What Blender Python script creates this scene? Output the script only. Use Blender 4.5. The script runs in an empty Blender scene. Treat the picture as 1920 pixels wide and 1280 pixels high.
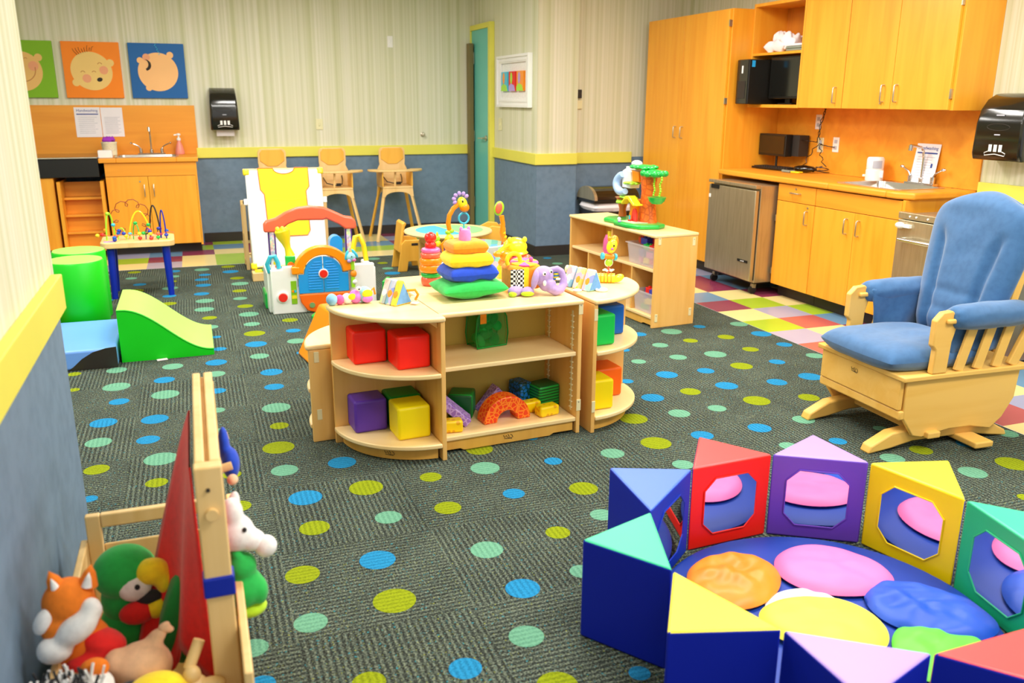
import bpy, bmesh, math, random
from mathutils import Matrix, Vector, Euler, noise
random.seed(7)
D=bpy.data; C=bpy.context.scene.collection; PI=math.pi
# ---------------------------------------------------------------- camera
cam=D.cameras.new('camera'); co=D.objects.new('camera',cam); C.objects.link(co)
cam.sensor_width=36.0; cam.lens=30.05; cam.clip_start=0.05
pitch=0.27524; yaw=0.35325; roll=0.00483
fw=Vector((math.sin(yaw)*math.cos(pitch),math.cos(yaw)*math.cos(pitch),-math.sin(pitch)))
rt=Vector((math.cos(yaw),-math.sin(yaw),0)); up=rt.cross(fw)
R_=rt*math.cos(roll)+up*math.sin(roll); U_=-rt*math.sin(roll)+up*math.cos(roll)
mm=Matrix((R_,U_,-fw)).transposed().to_4x4(); mm.translation=Vector((0,0,1.5)); co.matrix_world=mm
cam.dof.use_dof=True; cam.dof.focus_distance=4.1; cam.dof.aperture_fstop=3.2
bpy.context.scene.camera=co
# ---------------------------------------------------------------- world, light, exposure
w=D.worlds.new('world'); bpy.context.scene.world=w; w.use_nodes=True
w.node_tree.nodes['Background'].inputs[0].default_value=(1.0,0.97,0.92,1)
w.node_tree.nodes['Background'].inputs[1].default_value=0.75
vs=bpy.context.scene.view_settings; vs.view_transform='Standard'; vs.look='None'; vs.gamma=1.0; vs.use_curve_mapping=False
vs.exposure=0.36
CEIL=2.75
LAMPS=[(1.7,0.9),(3.3,1.1),(-1.5,3.9),(1.5,3.3),(3.2,3.5),(-1.4,6.2),(0.7,5.9),(2.9,5.6),(0.9,7.7)]
for i,(x,y) in enumerate(LAMPS):
    l=D.lights.new('ceiling_lamp_light','AREA'); l.shape='RECTANGLE'; l.size=1.15; l.size_y=0.55
    l.energy=38; l.color=(1.0,0.975,0.93)
    o=D.objects.new('ceiling_lamp_light',l); C.objects.link(o); o.location=(x,y,CEIL-0.03)
# ---------------------------------------------------------------- helpers
def lin(c):
    if isinstance(c,str):
        c=c.lstrip('#'); c=[int(c[i:i+2],16)/255 for i in (0,2,4)]
    return tuple((v/12.92 if v<=0.04045 else ((v+0.055)/1.055)**2.4) for v in c)+(1,)
MATS={}
class NT:
    def __init__(s,m):
        s.t=m.node_tree; s.n=s.t.nodes; s.b=s.n['Principled BSDF']
    def new(s,k,**kw):
        x=s.n.new(k)
        for a,b in kw.items(): setattr(x,a,b)
        return x
    def link(s,a,b): s.t.links.new(a,b)
def mat(name,col,rough=0.5,kind='plain',metal=0.0,col2=None,scale=1.0,bump=0.0,emit=0,alpha=1.0,trans=0.0,coat=0.0,axis='z',spec=0.5,sheen=0):
    if name in MATS: return MATS[name]
    m=D.materials.new(name); m.use_nodes=True; N=NT(m); b=N.b
    c1=lin(col); b.inputs['Base Color'].default_value=c1; b.inputs['Roughness'].default_value=rough
    b.inputs['Metallic'].default_value=metal; b.inputs['Specular IOR Level'].default_value=spec
    if coat: b.inputs['Coat Weight'].default_value=coat; b.inputs['Coat Roughness'].default_value=0.15
    if sheen: b.inputs['Sheen Weight'].default_value=sheen; b.inputs['Sheen Roughness'].default_value=0.5
    if trans: b.inputs['Transmission Weight'].default_value=trans
    if alpha<1: b.inputs['Alpha'].default_value=alpha
    if emit: b.inputs['Emission Color'].default_value=c1; b.inputs['Emission Strength'].default_value=emit
    tc=N.new('ShaderNodeTexCoord'); mp=N.new('ShaderNodeMapping'); N.link(tc.outputs['Object'],mp.inputs[0])
    c2=lin(col2) if col2 else tuple(v*0.82 for v in c1[:3])+(1,)
    def ramp(src,a,b_,p0=0.35,p1=0.65):
        r=N.new('ShaderNodeValToRGB'); r.color_ramp.elements[0].position=p0; r.color_ramp.elements[1].position=p1
        r.color_ramp.elements[0].color=a; r.color_ramp.elements[1].color=b_; N.link(src,r.inputs[0]); return r.outputs[0]
    src=None
    if kind in('wood','brush'):
        s={'z':(14,14,1.0),'x':(1.0,14,14),'y':(14,1.0,14)}[axis]
        mp.inputs['Scale'].default_value=tuple(v*scale for v in s)
        t=N.new('ShaderNodeTexNoise'); t.inputs['Scale'].default_value=1.2 if kind=='wood' else 12; t.inputs['Detail'].default_value=6; t.inputs['Distortion'].default_value=0.6
        N.link(mp.outputs[0],t.inputs[0]); N.link(ramp(t.outputs['Fac'],c2,c1,0.3,0.6),b.inputs['Base Color']); src=t.outputs['Fac']
    elif kind in('fabric','felt'):
        t=N.new('ShaderNodeTexNoise'); t.inputs['Scale'].default_value=(60 if kind=='felt' else 400)*scale; t.inputs['Detail'].default_value=4
        N.link(mp.outputs[0],t.inputs[0]); N.link(ramp(t.outputs['Fac'],c2,c1,0.2,0.6),b.inputs['Base Color']); src=t.outputs['Fac']
        if not bump: bump=0.15
    elif kind=='plain':
        t=N.new('ShaderNodeTexNoise'); t.inputs['Scale'].default_value=3.0*scale; t.inputs['Detail'].default_value=3
        N.link(mp.outputs[0],t.inputs[0]); c3=tuple(v*0.95 for v in c1[:3])+(1,)
        N.link(ramp(t.outputs['Fac'],c3 if not col2 else c2,c1),b.inputs['Base Color']); src=t.outputs['Fac']
    elif kind=='stripes':   # vertical stripes of uneven width on a wall
        sx=N.new('ShaderNodeSeparateXYZ'); N.link(tc.outputs['Object'],sx.inputs[0])
        ad=N.new('ShaderNodeMath',operation='ADD'); N.link(sx.outputs[0],ad.inputs[0]); N.link(sx.outputs[1],ad.inputs[1])
        cb=N.new('ShaderNodeCombineXYZ'); N.link(ad.outputs[0],cb.inputs[0])
        t=N.new('ShaderNodeTexNoise'); t.inputs['Scale'].default_value=26; t.inputs['Detail'].default_value=3; N.link(cb.outputs[0],t.inputs[0])
        t2=N.new('ShaderNodeTexNoise'); t2.inputs['Scale'].default_value=7; t2.inputs['Detail'].default_value=1; N.link(cb.outputs[0],t2.inputs[0])
        r1=ramp(t.outputs['Fac'],c2,c1,0.42,0.58); r2=ramp(t2.outputs['Fac'],lin('#c4c89c'),lin('#e6e2d4'),0.4,0.6)
        mx=N.new('ShaderNodeMix',data_type='RGBA'); mx.inputs[0].default_value=0.35; N.link(r1,mx.inputs[6]); N.link(r2,mx.inputs[7])
        N.link(mx.outputs[2],b.inputs['Base Color'])
    elif kind=='check':
        t=N.new('ShaderNodeTexChecker'); t.inputs['Scale'].default_value=scale; t.inputs[1].default_value=c1; t.inputs[2].default_value=c2
        N.link(tc.outputs['Object'],t.inputs[0]); N.link(t.outputs[0],b.inputs['Base Color'])
    elif kind=='bands':
        t=N.new('ShaderNodeTexWave'); t.bands_direction=axis.upper(); t.inputs['Scale'].default_value=scale; t.inputs['Distortion'].default_value=0.4
        N.link(tc.outputs['Object'],t.inputs[0]); N.link(ramp(t.outputs['Fac'],c2,c1,0.45,0.55),b.inputs['Base Color'])
    elif kind=='cells':
        t=N.new('ShaderNodeTexVoronoi'); t.inputs['Scale'].default_value=scale; t.feature='DISTANCE_TO_EDGE'
        N.link(tc.outputs['Object'],t.inputs[0]); N.link(ramp(t.outputs['Distance'],c2,c1,0.06,0.14),b.inputs['Base Color'])
    elif kind=='spots':
        t=N.new('ShaderNodeTexVoronoi'); t.inputs['Scale'].default_value=scale
        N.link(tc.outputs['Object'],t.inputs[0]); N.link(ramp(t.outputs['Distance'],c2,c1,0.3,0.4),b.inputs['Base Color'])
    elif kind=='rainbow':   # printed cloth of many soft colours
        t=N.new('ShaderNodeTexVoronoi'); t.inputs['Scale'].default_value=scale
        N.link(tc.outputs['Object'],t.inputs[0])
        mx=N.new('ShaderNodeMix',data_type='RGBA'); mx.inputs[0].default_value=0.55; mx.inputs[6].default_value=c1; N.link(t.outputs['Color'],mx.inputs[7])
        N.link(mx.outputs[2],b.inputs['Base Color'])
    if bump and src:
        bp=N.new('ShaderNodeBump'); bp.inputs['Strength'].default_value=bump; bp.inputs['Distance'].default_value=0.004; N.link(src,bp.inputs['Height']); N.link(bp.outputs[0],b.inputs['Normal'])
    MATS[name]=m; return m
def carpetmat(name,col,col2,rib=True):
    m=D.materials.new(name); m.use_nodes=True; N=NT(m); b=N.b; b.inputs['Roughness'].default_value=0.95; b.inputs['Specular IOR Level'].default_value=0.1
    tc=N.new('ShaderNodeTexCoord')
    ck=N.new('ShaderNodeTexChecker'); ck.inputs['Scale'].default_value=1/0.5275; ck.inputs[1].default_value=(1,1,1,1); ck.inputs[2].default_value=(0,0,0,1)
    mp=N.new('ShaderNodeMapping'); mp.inputs['Location'].default_value=(-0.165+0.5275*20,-2.73+0.5275*20,0.25); N.link(tc.outputs['Object'],mp.inputs[0]); N.link(mp.outputs[0],ck.inputs[0])
    def wave(d):
        wv=N.new('ShaderNodeTexWave'); wv.bands_direction=d; wv.inputs['Scale'].default_value=16.5; wv.inputs['Distortion'].default_value=2.2; wv.inputs['Detail'].default_value=3; wv.inputs['Detail Scale'].default_value=6; N.link(tc.outputs['Object'],wv.inputs[0]); return wv.outputs['Fac']
    mx=N.new('ShaderNodeMix',data_type='FLOAT'); N.link(ck.outputs['Fac'],mx.inputs[0]); N.link(wave('X'),mx.inputs[2]); N.link(wave('Y'),mx.inputs[3])
    n1=N.new('ShaderNodeTexNoise'); n1.inputs['Scale'].default_value=170; n1.inputs['Detail'].default_value=3; N.link(tc.outputs['Object'],n1.inputs[0])
    n2=N.new('ShaderNodeTexNoise'); n2.inputs['Scale'].default_value=90; n2.inputs['Detail'].default_value=2; N.link(tc.outputs['Object'],n2.inputs[0])
    n3=N.new('ShaderNodeTexNoise'); n3.inputs['Scale'].default_value=5; n3.inputs['Detail'].default_value=2; N.link(tc.outputs['Object'],n3.inputs[0])
    cr=N.new('ShaderNodeValToRGB'); e=cr.color_ramp.elements
    if rib:
        e[0].position=0.30; e[0].color=lin('#22221f'); e[1].position=0.78; e[1].color=lin('#8b937f')
        for p,c in((0.42,'#343a35'),(0.5,'#4a524a'),(0.58,'#5f685b')): q=e.new(p); q.color=lin(c)
    else:
        e[0].position=0.3; e[0].color=lin(col2); e[1].position=0.6; e[1].color=lin(col)
    # height = rib*0.35 + fine noise
    a1=N.new('ShaderNodeMath',operation='MULTIPLY_ADD'); N.link(mx.outputs[0],a1.inputs[0]); a1.inputs[1].default_value=0.17 if rib else 0.25; N.link(n1.outputs['Fac'],a1.inputs[2])
    a2=N.new('ShaderNodeMath',operation='MULTIPLY_ADD'); N.link(n3.outputs['Fac'],a2.inputs[0]); a2.inputs[1].default_value=0.12; N.link(a1.outputs[0],a2.inputs[2])
    a3=N.new('ShaderNodeMath',operation='SUBTRACT'); N.link(a2.outputs[0],a3.inputs[0]); a3.inputs[1].default_value=0.175 if rib else 0.2
    N.link(a3.outputs[0],cr.inputs[0]); out=cr.outputs[0]
    if rib:   # coloured flecks
        fr=N.new('ShaderNodeTexNoise'); fr.inputs['Scale'].default_value=130; N.link(tc.outputs['Object'],fr.inputs[0])
        for o_,c,p in((0,'#8f9636',0.68),(1,'#2f7f8b',0.67)):
            rr=N.new('ShaderNodeValToRGB'); rr.color_ramp.elements[0].position=p-0.02; rr.color_ramp.elements[1].position=p+0.03
            N.link((fr if o_==0 else n2).outputs['Fac'],rr.inputs[0])
            mm_=N.new('ShaderNodeMix',data_type='RGBA'); N.link(rr.outputs[0],mm_.inputs[0]); N.link(out,mm_.inputs[6]); mm_.inputs[7].default_value=lin(c); out=mm_.outputs[2]
    N.link(out,b.inputs['Base Color'])
    bp=N.new('ShaderNodeBump'); bp.inputs['Strength'].default_value=0.5; bp.inputs['Distance'].default_value=0.004; N.link(a1.outputs[0],bp.inputs['Height']); N.link(bp.outputs[0],b.inputs['Normal'])
    MATS[name]=m; return m

def pl(name,col,rough=0.35,**k): return mat(name,col,rough,**k)
# builder -----------------------------------------------------------------
class B:
    """collects shapes; build() links them as one mesh object"""
    def __init__(s,t=None,world=False):
        s.bm=bmesh.new(); s.mats=[]; s.M=Matrix.Identity(4)
        if world and t is not None: s.M=t.matrix_basis.inverted()
    def mi(s,m):
        if isinstance(m,str): m=MATS[m]
        if m not in s.mats: s.mats.append(m)
        return s.mats.index(m)
    def raw(s,vs,fs,m,M=None,smooth=False):
        T=s.M if M is None else s.M@M; i=s.mi(m)
        bv=[s.bm.verts.new(T@Vector(v)) for v in vs]
        for f in fs:
            try:
                fc=s.bm.faces.new([bv[k] for k in f]); fc.material_index=i; fc.smooth=smooth
            except ValueError: pass
        return bv
    def box(s,c,d,m,rz=0,M=None):
        x,y,z=[v/2 for v in d]
        T=Matrix.Translation(c)@Matrix.Rotation(rz,4,'Z')
        if M is not None: T=Matrix.Translation(c)@M
        vs=[(i,j,k) for i in(-x,x) for j in(-y,y) for k in(-z,z)]
        s.raw(vs,[(0,1,3,2),(4,6,7,5),(0,4,5,1),(2,3,7,6),(0,2,6,4),(1,5,7,3)],m,T)
    def bb(s,x0,x1,y0,y1,z0,z1,m): s.box(((x0+x1)/2,(y0+y1)/2,(z0+z1)/2),(abs(x1-x0),abs(y1-y0),abs(z1-z0)),m)
    def bar(s,a,b,wd,th,m,upv=(0,0,1)):
        a=Vector(a);b=Vector(b);d=(b-a);L=d.length;d.normalize();u=Vector(upv)
        if abs(d.dot(u))>0.98:u=Vector((0,1,0))
        x=d.cross(u).normalized();y=x.cross(d).normalized()
        T=Matrix((x,y,d)).transposed().to_4x4();T.translation=(a+b)/2
        s.box((0,0,0),(wd,th,L),m,M=T)
    def prism(s,poly,h0,h1,m,M=None,smooth=False):
        n=len(poly);vs=[(p[0],p[1],h0) for p in poly]+[(p[0],p[1],h1) for p in poly]
        ar=sum(poly[i][0]*poly[(i+1)%n][1]-poly[(i+1)%n][0]*poly[i][1] for i in range(n))
        f=[tuple(reversed(range(n))),tuple(range(n,2*n))]+[(i,(i+1)%n,n+(i+1)%n,n+i) for i in range(n)]
        if ar<0: f=[tuple(reversed(q)) for q in f]
        s.raw(vs,f,m,M,smooth)
    def lathe(s,prof,m,M=None,n=28,arc=2*PI,smooth=True):
        vs=[];fs=[];k=len(prof);full=abs(arc-2*PI)<1e-6;c=n if full else n+1
        for i in range(c):
            a=arc*i/n
            for r,z in prof: vs.append((r*math.cos(a),r*math.sin(a),z))
        for i in range(n):
            j=(i+1)%c
            for q in range(k-1): fs.append((i*k+q,j*k+q,j*k+q+1,i*k+q+1))
        bv=s.raw(vs,fs,m,M,smooth)
        if full:
            if prof[0][0]>1e-5: s._cap([bv[i*k] for i in range(c)][::-1],m)
            if prof[-1][0]>1e-5: s._cap([bv[i*k+k-1] for i in range(c)],m)
        bmesh.ops.remove_doubles(s.bm,verts=[v for v in bv if v.is_valid],dist=1e-6)
    def _cap(s,vs,m):
        try: f=s.bm.faces.new(vs); f.material_index=s.mi(m)
        except ValueError: pass
    def cyl(s,a,b,r,m,r2=None,n=20):
        a=Vector(a);b=Vector(b);d=b-a;q=d.to_track_quat('Z','Y').to_matrix().to_4x4();q.translation=a
        s.lathe([(r,0),(r if r2 is None else r2,d.length)],m,q,n)
    def ell(s,c,r,m,rot=None,n=20,k=12):
        if not hasattr(r,'__len__'): r=(r,r,r)
        T=Matrix.Translation(c)
        if rot is not None: T=T@(Euler(rot).to_matrix().to_4x4())
        T=T@Matrix.Diagonal((*r,1))
        prof=[(math.sin(PI*i/k),-math.cos(PI*i/k)) for i in range(k+1)]; prof[0]=(0,-1);prof[-1]=(0,1)
        s.lathe(prof,m,T,n)
    def tube(s,pts,r,m,n=10,closed=False,cap=True):
        P=[Vector(p) for p in pts];L=len(P);rs=r if hasattr(r,'__len__') else [r]*L
        vs=[];fs=[];prev=None
        for i,p in enumerate(P):
            if closed: d=(P[(i+1)%L]-P[i-1])
            else: d=P[min(i+1,L-1)]-P[max(i-1,0)]
            d.normalize()
            if prev is None:
                u=Vector((0,0,1)) if abs(d.z)<0.9 else Vector((1,0,0)); x=d.cross(u).normalized()
            else: x=(prev-d*prev.dot(d)).normalized()
            prev=x;y=d.cross(x)
            for j in range(n):
                a=2*PI*j/n; vs.append(tuple(p+(x*math.cos(a)+y*math.sin(a))*rs[i]))
        for i in range(L if closed else L-1):
            k=(i+1)%L
            for j in range(n): fs.append((i*n+j,i*n+(j+1)%n,k*n+(j+1)%n,k*n+j))
        if not closed and cap: fs+= [tuple(reversed(range(n))),tuple(range((L-1)*n,L*n))]
        s.raw(vs,fs,m,None,True)
    def torus(s,c,R,r,m,M=None,n=28,k=10):
        T=Matrix.Translation(c)@(M if M is not None else Matrix.Identity(4))
        pts=[T@Vector((R*math.cos(2*PI*i/n),R*math.sin(2*PI*i/n),0)) for i in range(n)]
        s.tube(pts,r,m,k,closed=True)
    def pillow(s,c,d,m,rot=(0,0,0),n=16,pw=4.0,seed=0,wr=0.0,pinch=0.0):
        T=Matrix.Translation(c)@Euler(rot).to_matrix().to_4x4(); vs=[];fs=[]
        for sg in (1,-1):
            for i in range(n+1):
                for j in range(n+1):
                    u=-1+2*i/n;v=-1+2*j/n
                    h=((1-abs(u)**pw)*(1-abs(v)**pw))**0.5
                    q=1-pinch*((1-abs(u))*abs(v)**3) ; q2=1-pinch*((1-abs(v))*abs(u)**3)
                    # rounded square outline
                    uu=u*math.sqrt(1-v*v*0.12)*q2; vv=v*math.sqrt(1-u*u*0.12)*q
                    z=sg*h*d[2]/2
                    if wr: z+=wr*noise.noise(Vector((u*2.3+seed,v*2.3,sg)))*h
                    vs.append((uu*d[0]/2,vv*d[1]/2,z))
        k=(n+1)
        for sg in (0,1):
            o=sg*k*k
            for i in range(n):
                for j in range(n):
                    f=(o+i*k+j,o+(i+1)*k+j,o+(i+1)*k+j+1,o+i*k+j+1); fs.append(f if sg==0 else f[::-1])
        bv=s.raw(vs,fs,m,T,True); bmesh.ops.remove_doubles(s.bm,verts=bv,dist=1e-5)
    def build(s,name,parent=None,bevel=0,seg=2,sub=0,smooth=None,remesh=0,ang=38,disp=0):
        bmesh.ops.recalc_face_normals(s.bm,faces=s.bm.faces)
        if smooth: 
            for f in s.bm.faces: f.smooth=True
        for e in s.bm.edges:
            if len(e.link_faces)==2 and e.calc_face_angle(0)>math.radians(ang): e.smooth=False
        me=D.meshes.new(name); s.bm.to_mesh(me); s.bm.free()
        for m in s.mats: me.materials.append(m)
        o=D.objects.new(name,me); C.objects.link(o)
        if parent is not None: o.parent=parent
        if remesh:
            r=o.modifiers.new('join','REMESH'); r.mode='VOXEL'; r.voxel_size=remesh; r.use_smooth_shade=True
            q=o.modifiers.new('soft','SMOOTH'); q.iterations=4; q.factor=0.6
        if bevel:
            v=o.modifiers.new('bevel','BEVEL'); v.width=bevel; v.segments=seg; v.limit_method='ANGLE'; v.angle_limit=math.radians(40)
            if seg>=3:
                for f in me.polygons: f.use_smooth=True
        if sub:
            v=o.modifiers.new('sub','SUBSURF'); v.levels=sub; v.render_levels=sub
        return o
def RX(a): return Matrix.Rotation(a,4,'X')
def RY(a): return Matrix.Rotation(a,4,'Y')
def RZ(a): return Matrix.Rotation(a,4,'Z')
def TR(*v): return Matrix.Translation(v)
def tag(o,label,cat,group=None):
    o['label']=label; o['category']=cat
    if group: o['group']=group
    return o
def thing(name,label,cat,loc=(0,0,0),rz=0,group=None):
    o=D.objects.new(name,None); C.objects.link(o); o.location=loc; o.rotation_euler=(0,0,rz); o.empty_display_size=0.1
    o.matrix_basis=Matrix.Translation(loc)@Matrix.Rotation(rz,4,'Z')
    return tag(o,label,cat,group)
def struct(b,name,**k):
    o=b.build(name,**k); o['kind']='structure'; return o
def dup(root,loc,rz=0,label=None):
    r=root.copy(); C.objects.link(r); r.location=loc; r.rotation_euler=(0,0,rz)
    if label: r['label']=label
    for ch in [c for c in D.objects if c.parent==root]:
        c=ch.copy(); C.objects.link(c); c.parent=r
        for g in [g for g in D.objects if g.parent==ch]:
            d=g.copy(); C.objects.link(d); d.parent=c
    return r
def text(name,body,size,m,M,parent,ext=0.0006,bold=False,world=False):
    if world: M=parent.matrix_basis.inverted()@M
    cu=D.curves.new(name,'FONT'); cu.body=body; cu.size=size; cu.extrude=ext; cu.align_x='CENTER'; cu.align_y='CENTER'
    if bold: cu.offset=size*0.02
    t=D.objects.new(name,cu); C.objects.link(t)
    dg=bpy.context.evaluated_depsgraph_get(); me=D.meshes.new_from_object(t.evaluated_get(dg)); D.objects.remove(t); D.curves.remove(cu)
    me.transform(M); me.materials.clear(); me.materials.append(MATS[m] if isinstance(m,str) else m)
    o=D.objects.new(name,me); C.objects.link(o); o.parent=parent; return o
# matrices that stand lettering on a wall: facing -Y, facing -X
FY=RX(PI/2); FX=RZ(-PI/2)@RX(PI/2)
# ---------------------------------------------------------------- materials
mat('wallpaper','#e9e5d0',0.8,'stripes',col2='#cfcea8')
mat('wall_blue','#6f879f',0.75,'felt',col2='#62798f',scale=0.3,bump=0.05)
mat('trim_yellow','#e9e25c',0.45)
mat('trim_dark','#2c2520',0.6)
mat('ceiling_white','#f2f0ea',0.9)
mat('kwood','#f6ab30',0.38,'wood',col2='#ee9a22',scale=0.8,coat=0.1)
mat('kwood_h','#f2a02a',0.45,'wood',col2='#e58f1c',axis='y',scale=0.5)
mat('kwood_hx','#f2a02a',0.45,'wood',col2='#e58f1c',axis='x',scale=0.5)
mat('kin','#d9861f',0.6,'wood',col2='#c97718')
mat('maple','#f2be6c',0.42,'wood',col2='#e8ae56',scale=0.7,coat=0.1)  # upright maple sides: shade put into the colour as a deeper yellow
mat('maple_lit','#fbdca2',0.35,'wood',col2='#f5d08c',axis='x',scale=0.5,coat=0.15)  # same maple made paler, light falling on the tops painted in
mat('maple_shade','#eab250',0.45,'wood',col2='#dfa445',scale=0.9)  # same maple deepened for edges and toe boards, shade painted in
mat('hardboard','#cdb44e',0.6)
mat('pine','#f0cb8c',0.45,'wood',col2='#e6bd78',scale=0.8)
mat('hwood','#efb544',0.4,'wood',col2='#e4a838',scale=0.8)
mat('hardware','#f0e2b0',0.35)
mat('steel','#c2b494',0.32,'brush',metal=0.75,col2='#b3a484',scale=0.3)
mat('chrome','#d8d8d8',0.12,metal=1.0)
mat('nickel','#c9c2ae',0.3,metal=0.9)
mat('black','#15130f',0.35); mat('black_gloss','#12110d',0.15,coat=0.5); mat('rubber','#141414',0.7)
mat('white','#f3f1ee',0.45); mat('white_gloss','#f4f4f4',0.25); mat('paper','#f4eef2',0.8)
mat('ink_blue','#2c4a9a',0.7); mat('ink_grey','#b9b9c4',0.7)
mat('door_teal','#6cc9bf',0.4); mat('brown_post','#7a6a3c',0.5)
mat('teal','#5fb9a0',0.5)
CB=carpetmat('carpet','#6b776d','#333b37',True)
CD={'b':carpetmat('dot_blue','#2888ba','#1c6c96',False),'l':carpetmat('dot_lime','#8e9c18','#707c12',False),'t':carpetmat('dot_teal','#6ea588','#578b72',False)}
TILE={'m':mat('tile_maroon','#8f3a58',0.22),'c':mat('tile_cream','#f3e09a',0.22),'g':mat('tile_green','#a9c935',0.22),'v':mat('tile_lavender','#a9a9c6',0.22),'u':mat('tile_blue','#6f97b9',0.22),'r':mat('tile_rose','#c0605f',0.22)}
for n_,c_ in dict(red='#fb2410',red2='#e8141c',orange='#fb6a0c',yellow='#fbe206',green='#12c850',dgreen='#0a8a2c',blue='#0b62c4',dblue='#0a28a8',purple='#5c34a8',lime='#a6d818',pink='#f07cb8',cyan='#2aa8ee',lilac='#b39ad8').items():
    mat('vinyl_'+n_,c_,0.42,spec=0.35); 
for n_,c_ in dict(red='#ee1c18',orange='#ff9a0c',yellow='#ffe010',green='#1fb84c',blue='#0d45c8',pink='#f25aa4',lilac='#b59bd9',white='#f5f3f0',peach='#f2c096',coral='#f4674e',lime='#b8e020',sky='#8cc8f0',black='#1c1c20',cream='#f6ecc8',dgreen='#0c8a34').items():
    mat('felt_'+n_,c_,0.85,'felt',sheen=0.2)
for n_,c_ in dict(red='#ee2a1c',orange='#ff9408',yellow='#fbe222',green='#14b848',blue='#1a9cf0',dblue='#1038b8',pink='#f46ab0',lilac='#b99ae6',white='#f6f4f2',coral='#fa6a4a',lime='#a8e42c',cyan='#3ac0e0',purple='#5a3490',brown='#c8642a').items():
    mat('toy_'+n_,c_,0.28,coat=0.2)
mat('wire_brown','#9c3a12',0.4)
mat('glider_blue','#376696',0.85,'felt',col2='#2c5a88',sheen=0.4,scale=0.6,bump=0.1)
mat('mirror','#f2f2f2',0.03,metal=1.0)
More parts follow.
